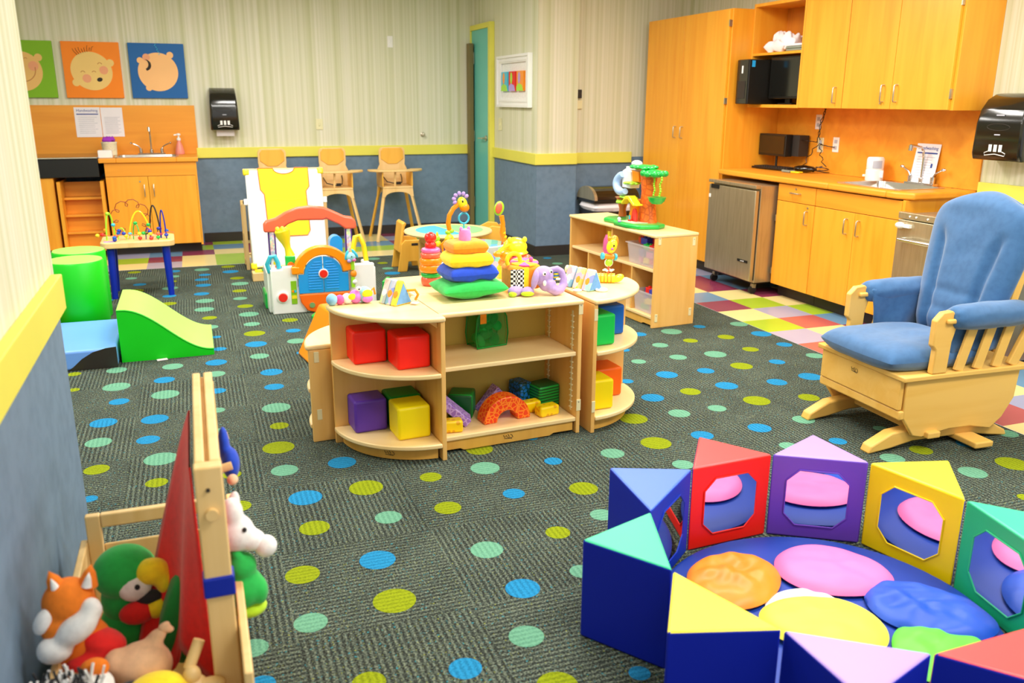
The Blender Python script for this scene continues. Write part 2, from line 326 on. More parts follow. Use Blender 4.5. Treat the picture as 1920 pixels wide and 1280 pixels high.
# ================================================================ SETTING
DOTS=[(-0.51,5.16,0.055,'t'),(-0.73,5.16,0.037,'l'),(-0.49,4.84,0.07,'t'),(-0.7,4.86,0.03,'l'),(-0.46,4.58,0.049,'b'),(-0.21,5.13,0.058,'t'),(-0.25,4.88,0.055,'b'),(-0.24,4.62,0.07,'t'),(0.06,5.42,0.041,'b'),(0.03,5.13,0.061,'b'),(0.02,4.9,0.053,'t'),(0.02,4.59,0.044,'b'),(0.01,4.28,0.037,'t'),(-0.51,4.28,0.062,'b'),(-0.28,4.25,0.063,'b'),(-0.51,4.02,0.057,'t'),(-0.3,3.98,0.051,'b'),(-0.49,3.7,0.051,'l'),(-0.24,3.73,0.07,'t'),(0.01,3.99,0.03,'t'),(0.02,3.76,0.03,'b'),(-0.25,3.48,0.044,'l'),(0.04,3.46,0.039,'l'),(-0.49,3.41,0.03,'b'),(0.05,3.15,0.048,'l'),(0.28,5.46,0.067,'b'),(0.28,5.18,0.056,'t'),(0.53,5.17,0.033,'b'),(0.32,4.83,0.062,'b'),(0.31,4.56,0.052,'b'),(0.29,4.22,0.07,'t'),(0.28,3.96,0.044,'l'),(0.25,3.69,0.07,'l'),(0.25,3.43,0.056,'t'),(0.3,3.14,0.065,'b'),(0.3,2.88,0.055,'l'),(0.49,3.43,0.06,'b'),(0.54,3.15,0.068,'l'),(0.57,2.87,0.05,'t'),(0.81,3.16,0.045,'l'),(0.8,2.87,0.052,'l'),(0.22,2.57,0.056,'l'),(0.47,2.58,0.061,'b'),(0.47,2.32,0.067,'l'),(0.21,2.29,0.05,'t'),(0.04,2.22,0.043,'t'),(0.05,2.05,0.037,'b'),(0.32,1.96,0.046,'l'),(0.58,1.93,0.046,'b'),(0.84,2.52,0.057,'t'),(1.05,3.17,0.062,'t'),(1.09,3.37,0.061,'l'),(1.08,2.9,0.044,'b'),(1.35,3.14,0.039,'b'),(1.63,3.13,0.053,'t'),(1.36,2.85,0.058,'l'),(1.33,2.62,0.045,'t'),(1.12,2.55,0.045,'l'),(0.87,2.25,0.056,'b'),(1.09,2.28,0.04,'t'),(0.79,2.01,0.052,'t'),(0.79,1.78,0.056,'l'),(1.02,1.75,0.03,'b'),(1.36,3.42,0.03,'b'),(3.49,4.88,0.061,'t'),(2.94,4.86,0.07,'t'),(3.19,4.91,0.042,'b'),(2.7,4.87,0.049,'b'),(3.21,4.62,0.055,'l'),(2.94,4.62,0.048,'l'),(3.48,4.61,0.067,'b'),(2.7,4.59,0.051,'t'),(3.46,4.34,0.05,'b'),(3.19,4.32,0.051,'l'),(2.92,4.3,0.068,'t'),(2.67,4.32,0.053,'t'),(2.4,4.32,0.044,'t'),(3.48,4.07,0.053,'t'),(2.93,4.04,0.065,'l'),(3.18,4.04,0.048,'b'),(2.68,4.03,0.05,'b'),(2.43,4.04,0.062,'b'),(2.16,4.01,0.037,'b'),(2.64,3.76,0.062,'b'),(2.94,3.72,0.056,'b'),(3.18,3.74,0.065,'b'),(2.4,3.74,0.055,'l'),(2.65,3.5,0.07,'l'),(2.94,3.45,0.055,'l'),(2.16,3.72,0.06,'b'),(2.17,3.47,0.055,'t'),(2.39,3.47,0.047,'t'),(1.92,3.48,0.069,'l'),(2.7,3.19,0.054,'t'),(2.43,3.17,0.056,'b'),(2.12,3.18,0.053,'b'),(1.87,3.17,0.07,'l'),(1.86,2.92,0.046,'t'),(2.42,2.94,0.042,'t'),(2.67,2.91,0.04,'b'),(2.43,4.57,0.038,'b'),(2.7,5.09,0.032,'t'),(3.49,2.72,0.049,'t'),(3.21,2.69,0.048,'b'),(2.95,2.7,0.05,'l'),(2.76,2.67,0.052,'t'),(2.97,2.44,0.057,'t'),(3.21,2.45,0.07,'l'),(2.97,2.97,0.034,'t'),(2.97,2.19,0.03,'l'),(0.23,8.25,0.063,'l'),(0,8.17,0.065,'t'),(0.24,7.99,0.07,'b'),(0.02,7.91,0.051,'b'),(-0.01,7.7,0.058,'b'),(0.28,7.67,0.059,'l'),(-0,7.45,0.062,'b'),(0.29,7.42,0.07,'t'),(0.27,7.13,0.056,'l'),(-0.02,7.11,0.059,'b'),(0.26,6.84,0.053,'t'),(0,6.84,0.069,'t'),(0.28,6.56,0.058,'l'),(-0.01,6.55,0.07,'t'),(0.29,6.29,0.07,'t'),(0.02,6.27,0.051,'l'),(0.29,5.99,0.055,'t'),(0.02,6,0.051,'t'),(0.29,5.73,0.069,'l'),(0.05,5.72,0.03,'b'),(0.55,6.02,0.055,'l'),(0.54,5.72,0.049,'b'),(0.53,5.45,0.059,'t'),(-0.57,8.23,0.055,'l'),(-0.24,8.17,0.056,'b'),(-0.58,7.95,0.046,'t'),(-0.24,7.92,0.051,'t'),(-0.25,7.7,0.042,'l'),(-0.5,7.65,0.052,'b'),(-0.52,7.4,0.064,'l'),(-0.26,7.42,0.062,'t'),(-0.47,7.14,0.049,'t'),(-0.26,7.11,0.052,'b'),(-0.26,6.83,0.057,'l'),(-0.24,6.52,0.036,'b'),(-0.78,8.2,0.03,'t'),(-0.74,7.67,0.03,'l'),(-0.71,7.37,0.03,'t'),(-0.69,7.1,0.03,'b'),(1.58,8.22,0.065,'t'),(1.62,7.97,0.05,'l'),(1.61,7.69,0.051,'t'),(1.6,7.45,0.07,'b'),(3.21,7.71,0.043,'b'),(3.19,7.41,0.052,'t')]
b=B()
X0,X1,Y0,Y1=-3.0,3.55,-0.6,8.36
b.raw([(X0,Y0,0),(X1,Y0,0),(X1,Y1,0),(X0,Y1,0)],[(0,1,2,3)],CB)
for x,y,r,c in DOTS:
    b.raw([(x+r*math.cos(a*PI/14),y+r*math.sin(a*PI/14),0.0007) for a in range(28)],[tuple(range(28))],CD[c])
rnd=random.Random(3)
ex=[(p[0],p[1]) for p in DOTS]
for _ in range(400):       # the same dots go on where the photograph does not look
    x=rnd.uniform(-2.9,3.45);y=rnd.uniform(-0.5,8.3)
    if -0.75<x<3.5 and 1.5<y<8.3 and not(x>1.9 and y>5.2) and not (y<3.2 and x>2.6): continue
    if all((x-q[0])**2+(y-q[1])**2>0.05 for q in ex) and len(ex)<330:
        ex.append((x,y)); r=rnd.uniform(0.04,0.065)
        b.raw([(x+r*math.cos(a*PI/12),y+r*math.sin(a*PI/12),0.0007) for a in range(24)],[tuple(range(24))],CD[rnd.choice('blt')])
struct(b,'floor')
# vinyl tiles, 12 inch
T=0.3048; b=B(); yb=5.235
known={}
rows={2:'?mu',1:'ucm',0:'mgc',-1:'cvg',-2:'gru',-3:'vcm',-4:'rgc',-5:'cmv',-6:'gcu',-7:'mcu',-8:'rvm',-9:'cgc'}
for r,s in rows.items():
    for c,ch in enumerate(s):
        if ch!='?': known[(c,r)]=ch
def tile(x,y,w,h,ch,b): b.raw([(x,y,0.001),(x+w,y,0.001),(x+w,y+h,0.001),(x,y+h,0.001)],[(0,1,2,3)],TILE[ch])
for c in range(0,5):
    for r in range(-18,11):
        x=3.55+c*T; y=yb+r*T; h=T
        if y>=8.36: continue
        tile(x,y,T,min(T,8.36-y),known.get((c,r),rnd.choice('mcgvucg')),b)
back={0:'cvcgvvrcccmgcgmu',1:'gmcgcucggmvvgmc',2:'vumcmucuumugmcg',3:'mcgumcmgcvgmcuv',4:'cumgcvmucmgcvmc'}
for r in range(5):
    y=8.36+r*T
    for c in range(-8,19):
        x=-0.17+c*T; s=back[r]
        tile(x,y,T,min(T,9.8-y),s[(c+2)%len(s)] if r<5 else 'c',b)
struct(b,'floor')
def wall(name,a,bp,z0=0,z1=CEIL,rail=True,th=0.12,nrm=(0,-1)):
    """wall face from a to bp (plan), wallpaper above the rail and blue below, thickness away from the room"""
    a=Vector((*a,0));c=Vector((*bp,0));n=Vector((nrm[0],nrm[1],0))
    b=B()
    def slab(z0,z1,m):
        vs=[]
        for z in(z0,z1):
            vs+=[a+Vector((0,0,z)),c+Vector((0,0,z)),c-n*th+Vector((0,0,z)),a-n*th+Vector((0,0,z))]
        b.raw(vs,[(0,1,2,3),(4,7,6,5),(0,4,5,1),(1,5,6,2),(2,6,7,3),(3,7,4,0)],m)
    slab(0,0.95,'wall_blue'); slab(0.95,z1,'wallpaper')
    struct(b,name)
def trim(name,pts,z0,z1,off,m,bev=0.003):
    """pts: (x0,x1,y0,y1) boxes"""
    b=B()
    for q in pts: b.bb(*q,z0,z1,m)
    struct(b,name,bevel=bev)
wall('wall_back',(-3.0,9.8),(3.26,9.8))
wall('wall_door_side',(3.14,9.8),(3.14,8.05),nrm=(-1,0),th=0.3)
wall('wall_column',(3.14,7.85),(3.56,7.85),th=0.2)
wall('wall_pantry_side',(3.56,7.93),(4.95,7.93),th=0.12)
wall('wall_right',(4.83,7.93),(4.83,-0.6),nrm=(-1,0))
wall('wall_far_left',(-3.0,-0.6),(-3.0,9.8),nrm=(1,0))
# near wall at the left edge of the picture, a wall end standing in the room
b=B(); b.bb(-0.57,-0.42,-0.6,2.85,0,0.95,'wall_blue'); b.bb(-0.57,-0.42,-0.6,2.85,0.95,CEIL,'wallpaper'); struct(b,'wall_left')
trim('trim_1',[(-0.42,-0.39,-0.6,2.79),],0.895,1.0,0,'trim_yellow')
trim('trim_2',[(0.06,3.07,9.775,9.8)],0.895,1.0,0,'trim_yellow')
b=B(); b.prism([(3.115,9.09),(3.115,7.825),(3.56,7.825),(3.56,7.85),(3.14,7.85),(3.14,9.09)],0.895,1.0,MATS['trim_yellow']); struct(b,'trim_3',bevel=0.003)
trim('trim_4',[(3.56,4.2,7.905,7.93)],0.895,1.0,0,'trim_yellow')
trim('trim_5',[(4.805,4.83,-0.6,4.255)],0.895,1.0,0,'trim_yellow')
trim('baseboard_back',[(0.06,3.07,9.785,9.8)],0,0.1,0,'trim_dark')
b=B(); b.prism([(3.125,9.09),(3.125,7.835),(3.56,7.835),(3.56,7.85),(3.14,7.85),(3.14,9.09)],0,0.1,MATS['trim_dark']); struct(b,'baseboard_door_side')
trim('baseboard_pantry_side',[(3.56,4.2,7.915,7.93)],0,0.1,0,'trim_dark')
trim('baseboard_right',[(4.815,4.83,-0.6,4.25)],0,0.1,0,'trim_dark')
trim('baseboard_left',[(-0.42,-0.405,-0.6,2.85)],0,0.1,0,'trim_dark')
b=B(); b.bb(-3.1,4.95,-0.6,9.95,CEIL,CEIL+0.1,'ceiling_white'); struct(b,'ceiling')
mat('lamp_glow','#fff6e6',0.5,emit=2.2); mat('lamp_frame','#e8e8e4',0.5)
for i,(x,y) in enumerate(LAMPS):
    t=thing('ceiling_light','flat white panel light set in the ceiling above the room','ceiling light',(x,y,CEIL-0.022),0,'panel lights in the ceiling')
    b=B(); b.bb(-0.6,0.6,-0.3,0.3,0.006,0.02,'lamp_glow'); b.build('diffuser',t)
    b=B()
    for q in((-0.62,0.62,-0.32,-0.3),(-0.62,0.62,0.3,0.32),(-0.62,-0.6,-0.3,0.3),(0.6,0.62,-0.3,0.3)): b.bb(*q,0,0.02,'lamp_frame')
    b.build('frame',t)
# door
b=B(); b.bb(3.10,3.138,9.165,9.775,0.01,2.245,'door_teal'); d1=struct(b,'door_1',bevel=0.003)
b=B(); b.cyl((3.10,9.25,1.09),(3.085,9.25,1.09),0.03,'nickel'); b.cyl((3.09,9.25,1.09),(3.045,9.25,1.09),0.011,'nickel'); b.bar((3.05,9.245,1.09),(3.05,9.40,1.085),0.018,0.012,'nickel'); b.build('door_handle',d1,bevel=0.002)
b=B()
b.bb(3.085,3.139,9.095,9.165,0,2.30,'trim_yellow'); b.bb(3.085,3.139,9.165,9.775,2.245,2.30,'trim_yellow'); b.bb(3.085,3.139,9.775,9.798,0,2.30,'trim_yellow'); struct(b,'trim_6',bevel=0.003)
b=B(); b.bb(3.035,3.082,9.66,9.77,0.01,2.11,'brown_post'); d2=struct(b,'door_2',bevel=0.004)
for z in (1.95,1.1,0.35):
    b=B(); b.bb(3.083,3.089,9.655,9.69,z-0.06,z+0.06,'nickel'); b.build('door_hinge',d2)
# ================================================================ RIGHT-HAND KITCHEN
XF=4.27
def pull(parent,p0,p1,out,m='nickel',r=0.005,name='handle'):
    a=Vector(p0);c=Vector(p1);o=Vector(out); b=B(parent,True)
    b.tube([a,a+o*0.8,a+o+(c-a).normalized()*0.008,c+o-(c-a).normalized()*0.008,c+o*0.8,c],r,MATS[m],8)
    return b
def door_part(t,name,box,m,bev=0.002):
    b=B(t,True); b.bb(*box,m); return b.build(name,t,bevel=bev)
# pantry
t=thing('pantry_cabinet','tall orange wood double-door pantry cupboard beside the counter','cabinet',(4.55,7.1,0))
b=B(t,True); b.bb(4.292,4.828,6.41,7.79,0.1,2.235,'kwood'); b.bb(4.33,4.82,6.42,7.78,0,0.1,'trim_dark'); b.build('body',t,bevel=0.002)
for y0,y1,hy in((7.128,7.79,7.19),(6.43,7.122,7.07)):
    d=door_part(t,'door',(4.27,4.290,y0,y1,0.10,2.232),'kwood')
    pull(t,(4.27,hy,1.17),(4.27,hy,1.27),(-0.028,0,0)).build('handle',d).parent=d
for z in (2.12,1.5,0.3):
    b=B(t,True); b.bb(4.266,4.30,6.414,6.428,z-0.025,z+0.025,'nickel'); b.build('hinge',t)
# base cabinets
def base_unit(label,y0,y1,rows,front=XF):
    t=thing('base_cabinet',label,'cabinet',(4.55,(y0+y1)/2,0))
    b=B(t,True); b.bb(front+0.021,4.80,y0+0.001,y1-0.001,0.1,0.785 if y1<5.16 else 0.89,'kin'); b.bb(front+0.08,4.79,y0+0.001,y1-0.001,0,0.1,'trim_dark'); b.build('body',t)
    return t
def kfix(o,d): # handle parented to a door at identity
    o.parent=d
t=base_unit('narrow orange wood base cupboard with a drawer, beside the steel mini fridge',5.16,5.60,None)
d=door_part(t,'drawer',(XF,XF+0.02,5.163,5.598,0.762,0.886),'kwood_h')
kfix(pull(t,(XF,5.43,0.83),(XF,5.33,0.83),(-0.028,0,0)).build('handle',d),d)
b=B(t,True); b.cyl((XF-0.004,5.385,0.862),(XF,5.385,0.862),0.008,'nickel'); b.build('lock',d)
d=door_part(t,'door',(XF,XF+0.02,5.163,5.598,0.10,0.758),'kwood')
kfix(pull(t,(XF,5.235,0.61),(XF,5.235,0.71),(-0.028,0,0)).build('handle',d),d)
b=B(t,True); b.cyl((XF-0.004,5.235,0.735),(XF,5.235,0.735),0.008,'nickel'); b.build('lock',d)
for z in(0.62,0.2):
    b=B(t,True); b.bb(XF-0.003,XF+0.02,5.598,5.606,z-0.025,z+0.025,'nickel'); b.build('hinge',t)
t=base_unit('wide orange wood sink base cupboard with two doors under the right counter',4.30,5.158,None)
d=door_part(t,'front_panel',(XF,XF+0.02,4.33,5.157,0.762,0.886),'kwood_h')
for y0,y1,hy in((4.742,5.157,4.81),(4.33,4.738,4.69)):
    d=door_part(t,'door',(XF,XF+0.02,y0,y1,0.10,0.758),'kwood')
    kfix(pull(t,(XF,hy,0.605),(XF,hy,0.71),(-0.028,0,0)).build('handle',d),d)
b=B(t,True); b.bb(XF+0.0,4.81,4.302,4.326,0.0,0.892,'kwood'); b.build('side_panel',t,bevel=0.002)
# worktop with sink cut-out
t=thing('countertop','orange laminate worktop with a rounded front, running from pantry to wall end','countertop',(4.54,5.3,0.9))
b=B(t,True)
sx0,sx1,sy0,sy1=4.345,4.73,4.46,5.02
m='kwood_h'
b.prism([(4.245,4.36),(4.30,4.265),(4.828,4.265),(4.828,sy0),(4.245,sy0)],0.895,0.94,MATS[m])
b.bb(4.245,4.828,sy1,6.405,0.895,0.94,m); b.bb(4.245,sx0,sy0,sy1,0.895,0.94,m); b.bb(sx1,4.828,sy0,sy1,0.895,0.94,m)
b.build('worktop',t,bevel=0.012,seg=3)
t=thing('backsplash','orange wood panel behind the right-hand counter','backsplash',(4.82,5.3,0.94))
b=B(t,True); b.bb(4.815,4.829,4.262,6.408,0.942,1.447,'kwood_hx'); b.build('panel',t)
# sink
def sink(label,x0,x1,y0,y1,z,loc):
    t=thing('sink',label,'sink',loc); b=B(t,True); rim=0.022; dp=0.13
    def rr(x0,x1,y0,y1,r,n=5):
        P=[]
        for cx,cy,a in((x1-r,y1-r,0),(x0+r,y1-r,90),(x0+r,y0+r,180),(x1-r,y0+r,270)):
            for i in range(n+1):
                q=math.radians(a+90*i/n); P.append((cx+r*math.cos(q),cy+r*math.sin(q)))
        return P
    A=rr(x0-rim,x1+rim,y0-rim,y1+rim,0.04);I=rr(x0+.004,x1-.004,y0+.004,y1-.004,0.05);K=rr(x0+0.03,x1-0.03,y0+0.03,y1-0.03,0.04)
    n=len(A); vs=[(*p,z+0.001) for p in A]+[(*p,z+0.006) for p in A]+[(*p,z+0.004) for p in I]+[(*p,z-dp) for p in K]
    fs=[]
    for k in range(3):
        for i in range(n): fs.append((k*n+i,k*n+(i+1)%n,(k+1)*n+(i+1)%n,(k+1)*n+i))
    fs.append(tuple(range(3*n,4*n))); b.raw(vs,fs,'chrome' if False else MATS['steel_light'],None,True); b.build('basin',t)
    b=B(t,True); b.cyl(((x0+x1)/2,(y0+y1)/2,z-dp),((x0+x1)/2,(y0+y1)/2,z-dp+0.004),0.035,'chrome'); b.build('drain',t)
    return t
mat('steel_light','#cfcbc2',0.2,metal=0.85)
sink('stainless steel sink set in the right-hand counter',sx0,sx1,sy0,sy1,0.94,(4.54,4.74,0.94))
def faucet(label,c,dx,sc=1.0):
    """c base centre, dx unit vector the spout points to"""
    t=thing('faucet',label,'faucet',c); o=Vector(dx); s=Vector((-o.y,o.x,0))
    def P(f,l,z): return o*f+s*l+Vector((0,0,z))
    b=B(); b.box((0,0,0.008),(0.05,0.26,0.016),'chrome',rz=math.atan2(o.y,o.x)); b.cyl((0,0,0.016),(0,0,0.05),0.018,'chrome'); b.build('base',t,bevel=0.003)
    b=B(); b.tube([P(0,0,0.04),P(0,0,0.18),P(0.01,0,0.23),P(0.035,0,0.255),P(0.08,0,0.265),P(0.13,0,0.27)],0.009,MATS['chrome'],12); b.cyl(P(0.125,0,0.272),P(0.13,0,0.235),0.014,'chrome'); b.build('spout',t)
    for q in(-1,1):
        b=B(); b.cyl(P(0,q*0.1,0.012),P(0,q*0.1,0.06),0.017,'chrome'); b.tube([P(0,q*0.1,0.06),P(0.0,q*0.12,0.085),P(-0.0,q*0.17,0.11)],0.006,MATS['chrome'],8); b.ell(P(0,q*0.185,0.115),(0.012,0.02,0.012),MATS['chrome']); b.build('handle',t)
    return t
faucet('chrome gooseneck faucet on the right-hand sink',(4.775,4.70,0.942),(-1,0,0))
# upper cabinets
UX=4.49
def cub(t,name,box,m='kwood',bev=0.0015):
    b=B(t,True); b.bb(*box,m); return b.build(name,t,bevel=bev)
t=thing('open_wall_cabinet','open orange wood cubby shelf on the wall between pantry and upper cupboards','cabinet',(4.65,6.07,1.449))
for box in((UX,4.828,6.388,6.408,1.449,2.27),(UX,4.828,5.742,5.760,1.449,2.27),(UX,4.828,5.76,6.388,2.245,2.27),(UX,4.828,5.76,6.388,1.449,1.474)): cub(t,'panel',box)
cub(t,'shelf',(UX+0.005,4.81,5.761,6.387,1.862,1.882)); cub(t,'back_panel',(4.812,4.828,5.76,6.388,1.474,2.245),'kin')
t1=thing('wall_cabinet','single-door orange wood upper cupboard next to the open cubby','cabinet',(4.65,5.49,1.449))
cub(t1,'body',(UX+0.021,4.828,5.252,5.740,1.449,2.62),'kwood')
d=cub(t1,'door',(UX,UX+0.019,5.253,5.739,1.452,2.617))
kfix(pull(t1,(UX,5.325,1.49),(UX,5.325,1.60),(-0.028,0,0)).build('handle',d),d)
t2=thing('wall_cabinet','double-door orange wood upper cupboard above the sink, ending at the wallpaper','cabinet',(4.65,4.75,1.449))
cub(t2,'body',(UX+0.021,4.828,4.262,5.248,1.449,2.62),'kwood')
for y0,y1,hy in((4.777,5.247,4.845),(4.285,4.773,4.725)):
    d=cub(t2,'door',(UX,UX+0.019,y0,y1,1.452,2.617))
    kfix(pull(t2,(UX,hy,1.50),(UX,hy,1.61),(-0.028,0,0)).build('handle',d),d)
b=B(t2,True); b.cyl((UX-0.012,4.86,1.49),(UX,4.86,1.49),0.007,'nickel'); b.build('lock',t2)
for z in(1.55,2.1):
    b=B(t2,True); b.bb(UX-0.003,UX+0.02,4.277,4.284,z-0.03,z+0.03,'nickel'); b.build('hinge',t2)
# things in the cubby
t=thing('computer_tower','black desktop computer lying in the lower cubby','computer',(4.5,6.2,1.476))
b=B(t,True); b.bb(4.345,4.74,6.21,6.37,1.476,1.83,'black'); b.build('case',t,bevel=0.006)
b=B(t,True); b.bb(4.338,4.345,6.215,6.365,1.48,1.826,'black_gloss'); b.bb(4.334,4.339,6.24,6.34,1.52,1.66,'trim_dark'); b.bb(4.335,4.338,6.28,6.30,1.72,1.78,'white'); b.build('front_bezel',t,bevel=0.002)
b=B(t,True); b.bb(4.37,4.40,6.208,6.21,1.77,1.82,'vinyl_cyan'); b.build('sticker',t)
t=thing('monitor','flat black computer monitor in the lower cubby beside the computer','monitor',(4.6,5.95,1.476))
b=B(t,True); b.bb(4.545,4.575,5.775,6.20,1.52,1.85,'black'); b.build('housing',t,bevel=0.005)
b=B(t,True); b.bb(4.542,4.545,5.79,6.185,1.54,1.835,'black_gloss'); b.build('screen',t)
b=B(t,True); b.bb(4.55,4.62,5.9,6.08,1.476,1.486,'black'); b.bb(4.575,4.60,5.96,6.02,1.486,1.6,'black'); b.build('stand',t,bevel=0.003)
b=B(); b.pillow((0,0,0.045),(0.20,0.30,0.09),MATS['paper'],wr=0.05,seed=1,pinch=0.2); b.pillow((0.0,-0.13,0.07),(0.16,0.16,0.11),MATS['paper'],rot=(0.3,0.2,0.3),wr=0.06,seed=5); b.pillow((0.02,0.03,0.10),(0.12,0.14,0.10),MATS['paper'],rot=(0.5,0.2,0.2),wr=0.06,seed=9)
o=b.build('plastic_bag',sub=1); o.location=(4.62,6.17,1.885); tag(o,'crumpled white plastic bag on the open cubby shelf','bag')
mat('folded_grey','#8d9484',0.8,'fabric')
for k in range(3):
    b=B(); b.box((0,0,0.009),(0.17,0.20,0.017),'folded_grey' if k<2 else 'paper'); o=b.build('folded_cloth',bevel=0.006,seg=3); o.location=(4.60,5.885+0.004*k,1.8825+0.0185*k); tag(o,('grey folded cloth, %s of the small pile on the cubby shelf'%['bottom','middle'][k]) if k<2 else 'pale folded cloth, topmost of the small pile on the cubby shelf','cloth','folded cloths on the cubby shelf')
# counter things
t=thing('keyboard','black computer keyboard on the right-hand counter','keyboard',(4.66,6.17,0.942),0.10)
b=B(); b.box((0,0,0.011),(0.15,0.44,0.016),'black'); b.build('case',t,bevel=0.004)
b=B()
for i in range(5):
    for j in range(14): b.box((-0.055+i*0.026,-0.19+j*0.029,0.022),(0.02,0.023,0.008),'trim_dark')
b.build('keys',t)
t=thing('phone','black handset on the counter in front of the cables','phone',(4.68,5.82,0.942),0.5)
b=B(); b.ell((0,0,0.03),(0.05,0.10,0.028),MATS['black_gloss']); b.build('body',t); 
b=B(); b.tube([(0.0,-0.09,0.02),(0.03,-0.16,0.008),(0.08,-0.2,0.006),(0.1,-0.1,0.05),(0.08,0.02,0.012)],0.004,MATS['black'],6); b.build('cord',t)
b=B(); b.box((0,0,0.007),(0.05,0.085,0.012),'toy_yellow'); o=b.build('sponge',bevel=0.003); o.location=(4.585,5.80,0.942); o.rotation_euler=(0,0,0.2); tag(o,'small bright yellow pad on the counter in front of the keyboard','pad')
t=thing('card_reader','small grey gadget on the counter beside the yellow pad','gadget',(4.575,5.895,0.942))
b=B(); b.box((0,0,0.010),(0.06,0.10,0.018),'folded_grey'); b.build('case',t,bevel=0.004); b=B(); b.box((0,0,0.021),(0.04,0.06,0.004),'black'); b.build('display',t)
t=thing('wall_screen','small dark box screen hanging above the keyboard','screen',(4.70,6.15,1.06))
b=B(t,True); b.bb(4.63,4.70,6.03,6.39,1.055,1.235,'black'); b.build('housing',t,bevel=0.004)
b=B(t,True); b.bb(4.70,4.80,5.95,6.12,1.06,1.23,'trim_dark'); b.build('mount',t,bevel=0.003)
b=B(t,True); b.bb(4.627,4.63,6.045,6.375,1.075,1.22,'black_gloss'); b.build('screen',t)
b=B(t,True); b.cyl((4.68,6.2,0.943),(4.68,6.2,0.955),0.05,'black'); b.cyl((4.68,6.2,0.955),(4.68,6.2,1.056),0.01,'black'); b.build('stand',t)
def plate(label,y,z,m,w=0.07,h=0.115,x=4.815,kind='outlet'):
    t=thing('wall_outlet',label,'outlet',(x,y,z)); b=B(t,True); b.bb(x-0.006,x-0.0005,y-w/2,y+w/2,z-h/2,z+h/2,m); b.build('plate',t,bevel=0.002)
    b=B(t,True)
    for q in(-0.024,0.024): b.bb(x-0.008,x-0.006,y-0.016,y+0.016,z+q-0.014,z+q+0.014,'ink_grey')
    b.build('socket',t)
plate('cream outlet directly under the upper cupboards',5.87,1.34,'paper'); plate('white wall outlet with a thin cable plugged in',5.64,1.17,'white'); plate('yellowish outlet hidden by the cables','5.82' and 5.82,1.16,'hardware')
b=B()
def wob(p,q,n=8,a=0.015,s=0): 
    p=Vector(p);q=Vector(q); return [p.lerp(q,i/n)+Vector((-abs(a)*math.sin(PI*i/n)*(1+0.3*math.sin(s)),a*math.sin(i*1.9+s),0)) for i in range(n+1)]
for pts in (wob((4.80,5.78,1.445),(4.79,5.83,1.18),s=0),wob((4.79,5.77,1.445),(4.79,5.82,1.20),s=2),wob((4.80,5.83,1.18),(4.72,5.97,1.2),s=1),wob((4.80,5.82,1.17),(4.80,5.65,1.15),s=3),wob((4.79,5.82,1.17),(4.73,5.93,0.95),10,0.02,s=4),wob((4.79,5.80,1.17),(4.74,5.66,1.0),10,0.02,s=5),
    [(4.74+0.05*math.cos(a*.6),5.70+0.07*math.sin(a*.6),0.95+0.003*a) for a in range(14)],wob((4.72,5.74,0.952),(4.71,5.86,0.955),s=1)):
    b.tube(pts,0.0035,MATS['black'],6)
o=b.build('power_cables'); tag(o,'tangle of black cables running down the backsplash to the counter','cables')
t=thing('pump_canister','white round canister with a grey window by the right sink','canister',(4.71,5.08,0.942))
b=B(); b.lathe([(0.060,0),(0.062,0.01),(0.062,0.075),(0.058,0.08),(0.060,0.085),(0.060,0.155),(0.052,0.168),(0,0.17)],MATS['white']); b.build('body',t)
b=B(); b.lathe([(0.0625,0.09),(0.0625,0.145)],MATS['ink_grey'],RZ(-2.6),n=10,arc=1.1); b.build('window',t)
b=B(); b.bar((0,0.055,0.03),(-0.02,0.095,0.03),0.018,0.016,'white'); b.bar((0,-0.055,0.05),(0.0,-0.085,0.05),0.01,0.05,'white'); b.build('spout',t,bevel=0.003)
def notice(name,label,M,w,h,parent_loc,lines=9,head=True,cat='notice'):
    t=thing(name,label,cat,parent_loc); t.matrix_basis=Matrix.Translation(parent_loc)@M
    b=B(); b.box((0,0,0),(w,h,0.0016),'paper'); b.build('sheet',t)
    if head:
        text('heading','Handwashing',w*0.155,'ink_blue',TR(0,h*0.39,0.0015),t)
        b=B(); b.box((0,h*0.27,0.0012),(w*0.84,h*0.035,0.0012),'ink_blue'); b.build('rule',t)
    b=B()
    for i in range(lines):
        b.box((-w*0.06 if i%3 else 0,h*(0.17-i*0.6/lines),0.001),(w*(0.62 if i%3 else 0.72),h*0.012,0.001),'ink_grey')
    b.build('small_print',t); return t
t=notice('handwashing_notice','white handwashing notice leaning on the backsplash behind the right faucet',FX@RX(-0.14),0.21,0.275,(4.792,4.70,1.085))
b=B(); b.box((0.06,-0.01,0.0012),(0.016,0.03,0.001),'ink_blue'); b.build('stamp',t)
# mini fridge
t=thing('mini_fridge','stainless steel undercounter fridge on castors beside the pantry','fridge',(4.4,5.95,0))
b=B(t,True); b.bb(4.13,4.78,5.625,6.285,0.10,0.865,'steel'); b.build('body',t,bevel=0.004)
b=B(t,True); b.bb(4.085,4.122,5.63,6.28,0.115,0.83,'steel'); b.build('door',t,bevel=0.006,seg=3)
b=B(t,True); b.bb(4.08,4.13,5.625,6.285,0.845,0.87,'steel'); b.build('top_trim',t,bevel=0.003)
b=B(t,True); b.bb(4.12,4.131,5.635,6.275,0.12,0.825,'rubber'); b.build('door_seal',t)
b=B(t,True); b.bb(4.075,4.086,6.13,6.24,0.80,0.835,'black'); b.build('latch',t,bevel=0.003)
b=B(t,True); b.bb(4.079,4.085,6.245,6.27,0.72,0.75,'white'); b.build('lock_tag',t,bevel=0.003)
b=B(t,True); b.bb(4.079,4.0855,5.665,5.80,0.255,0.275,'black'); b.build('name_plate',t,bevel=0.001)
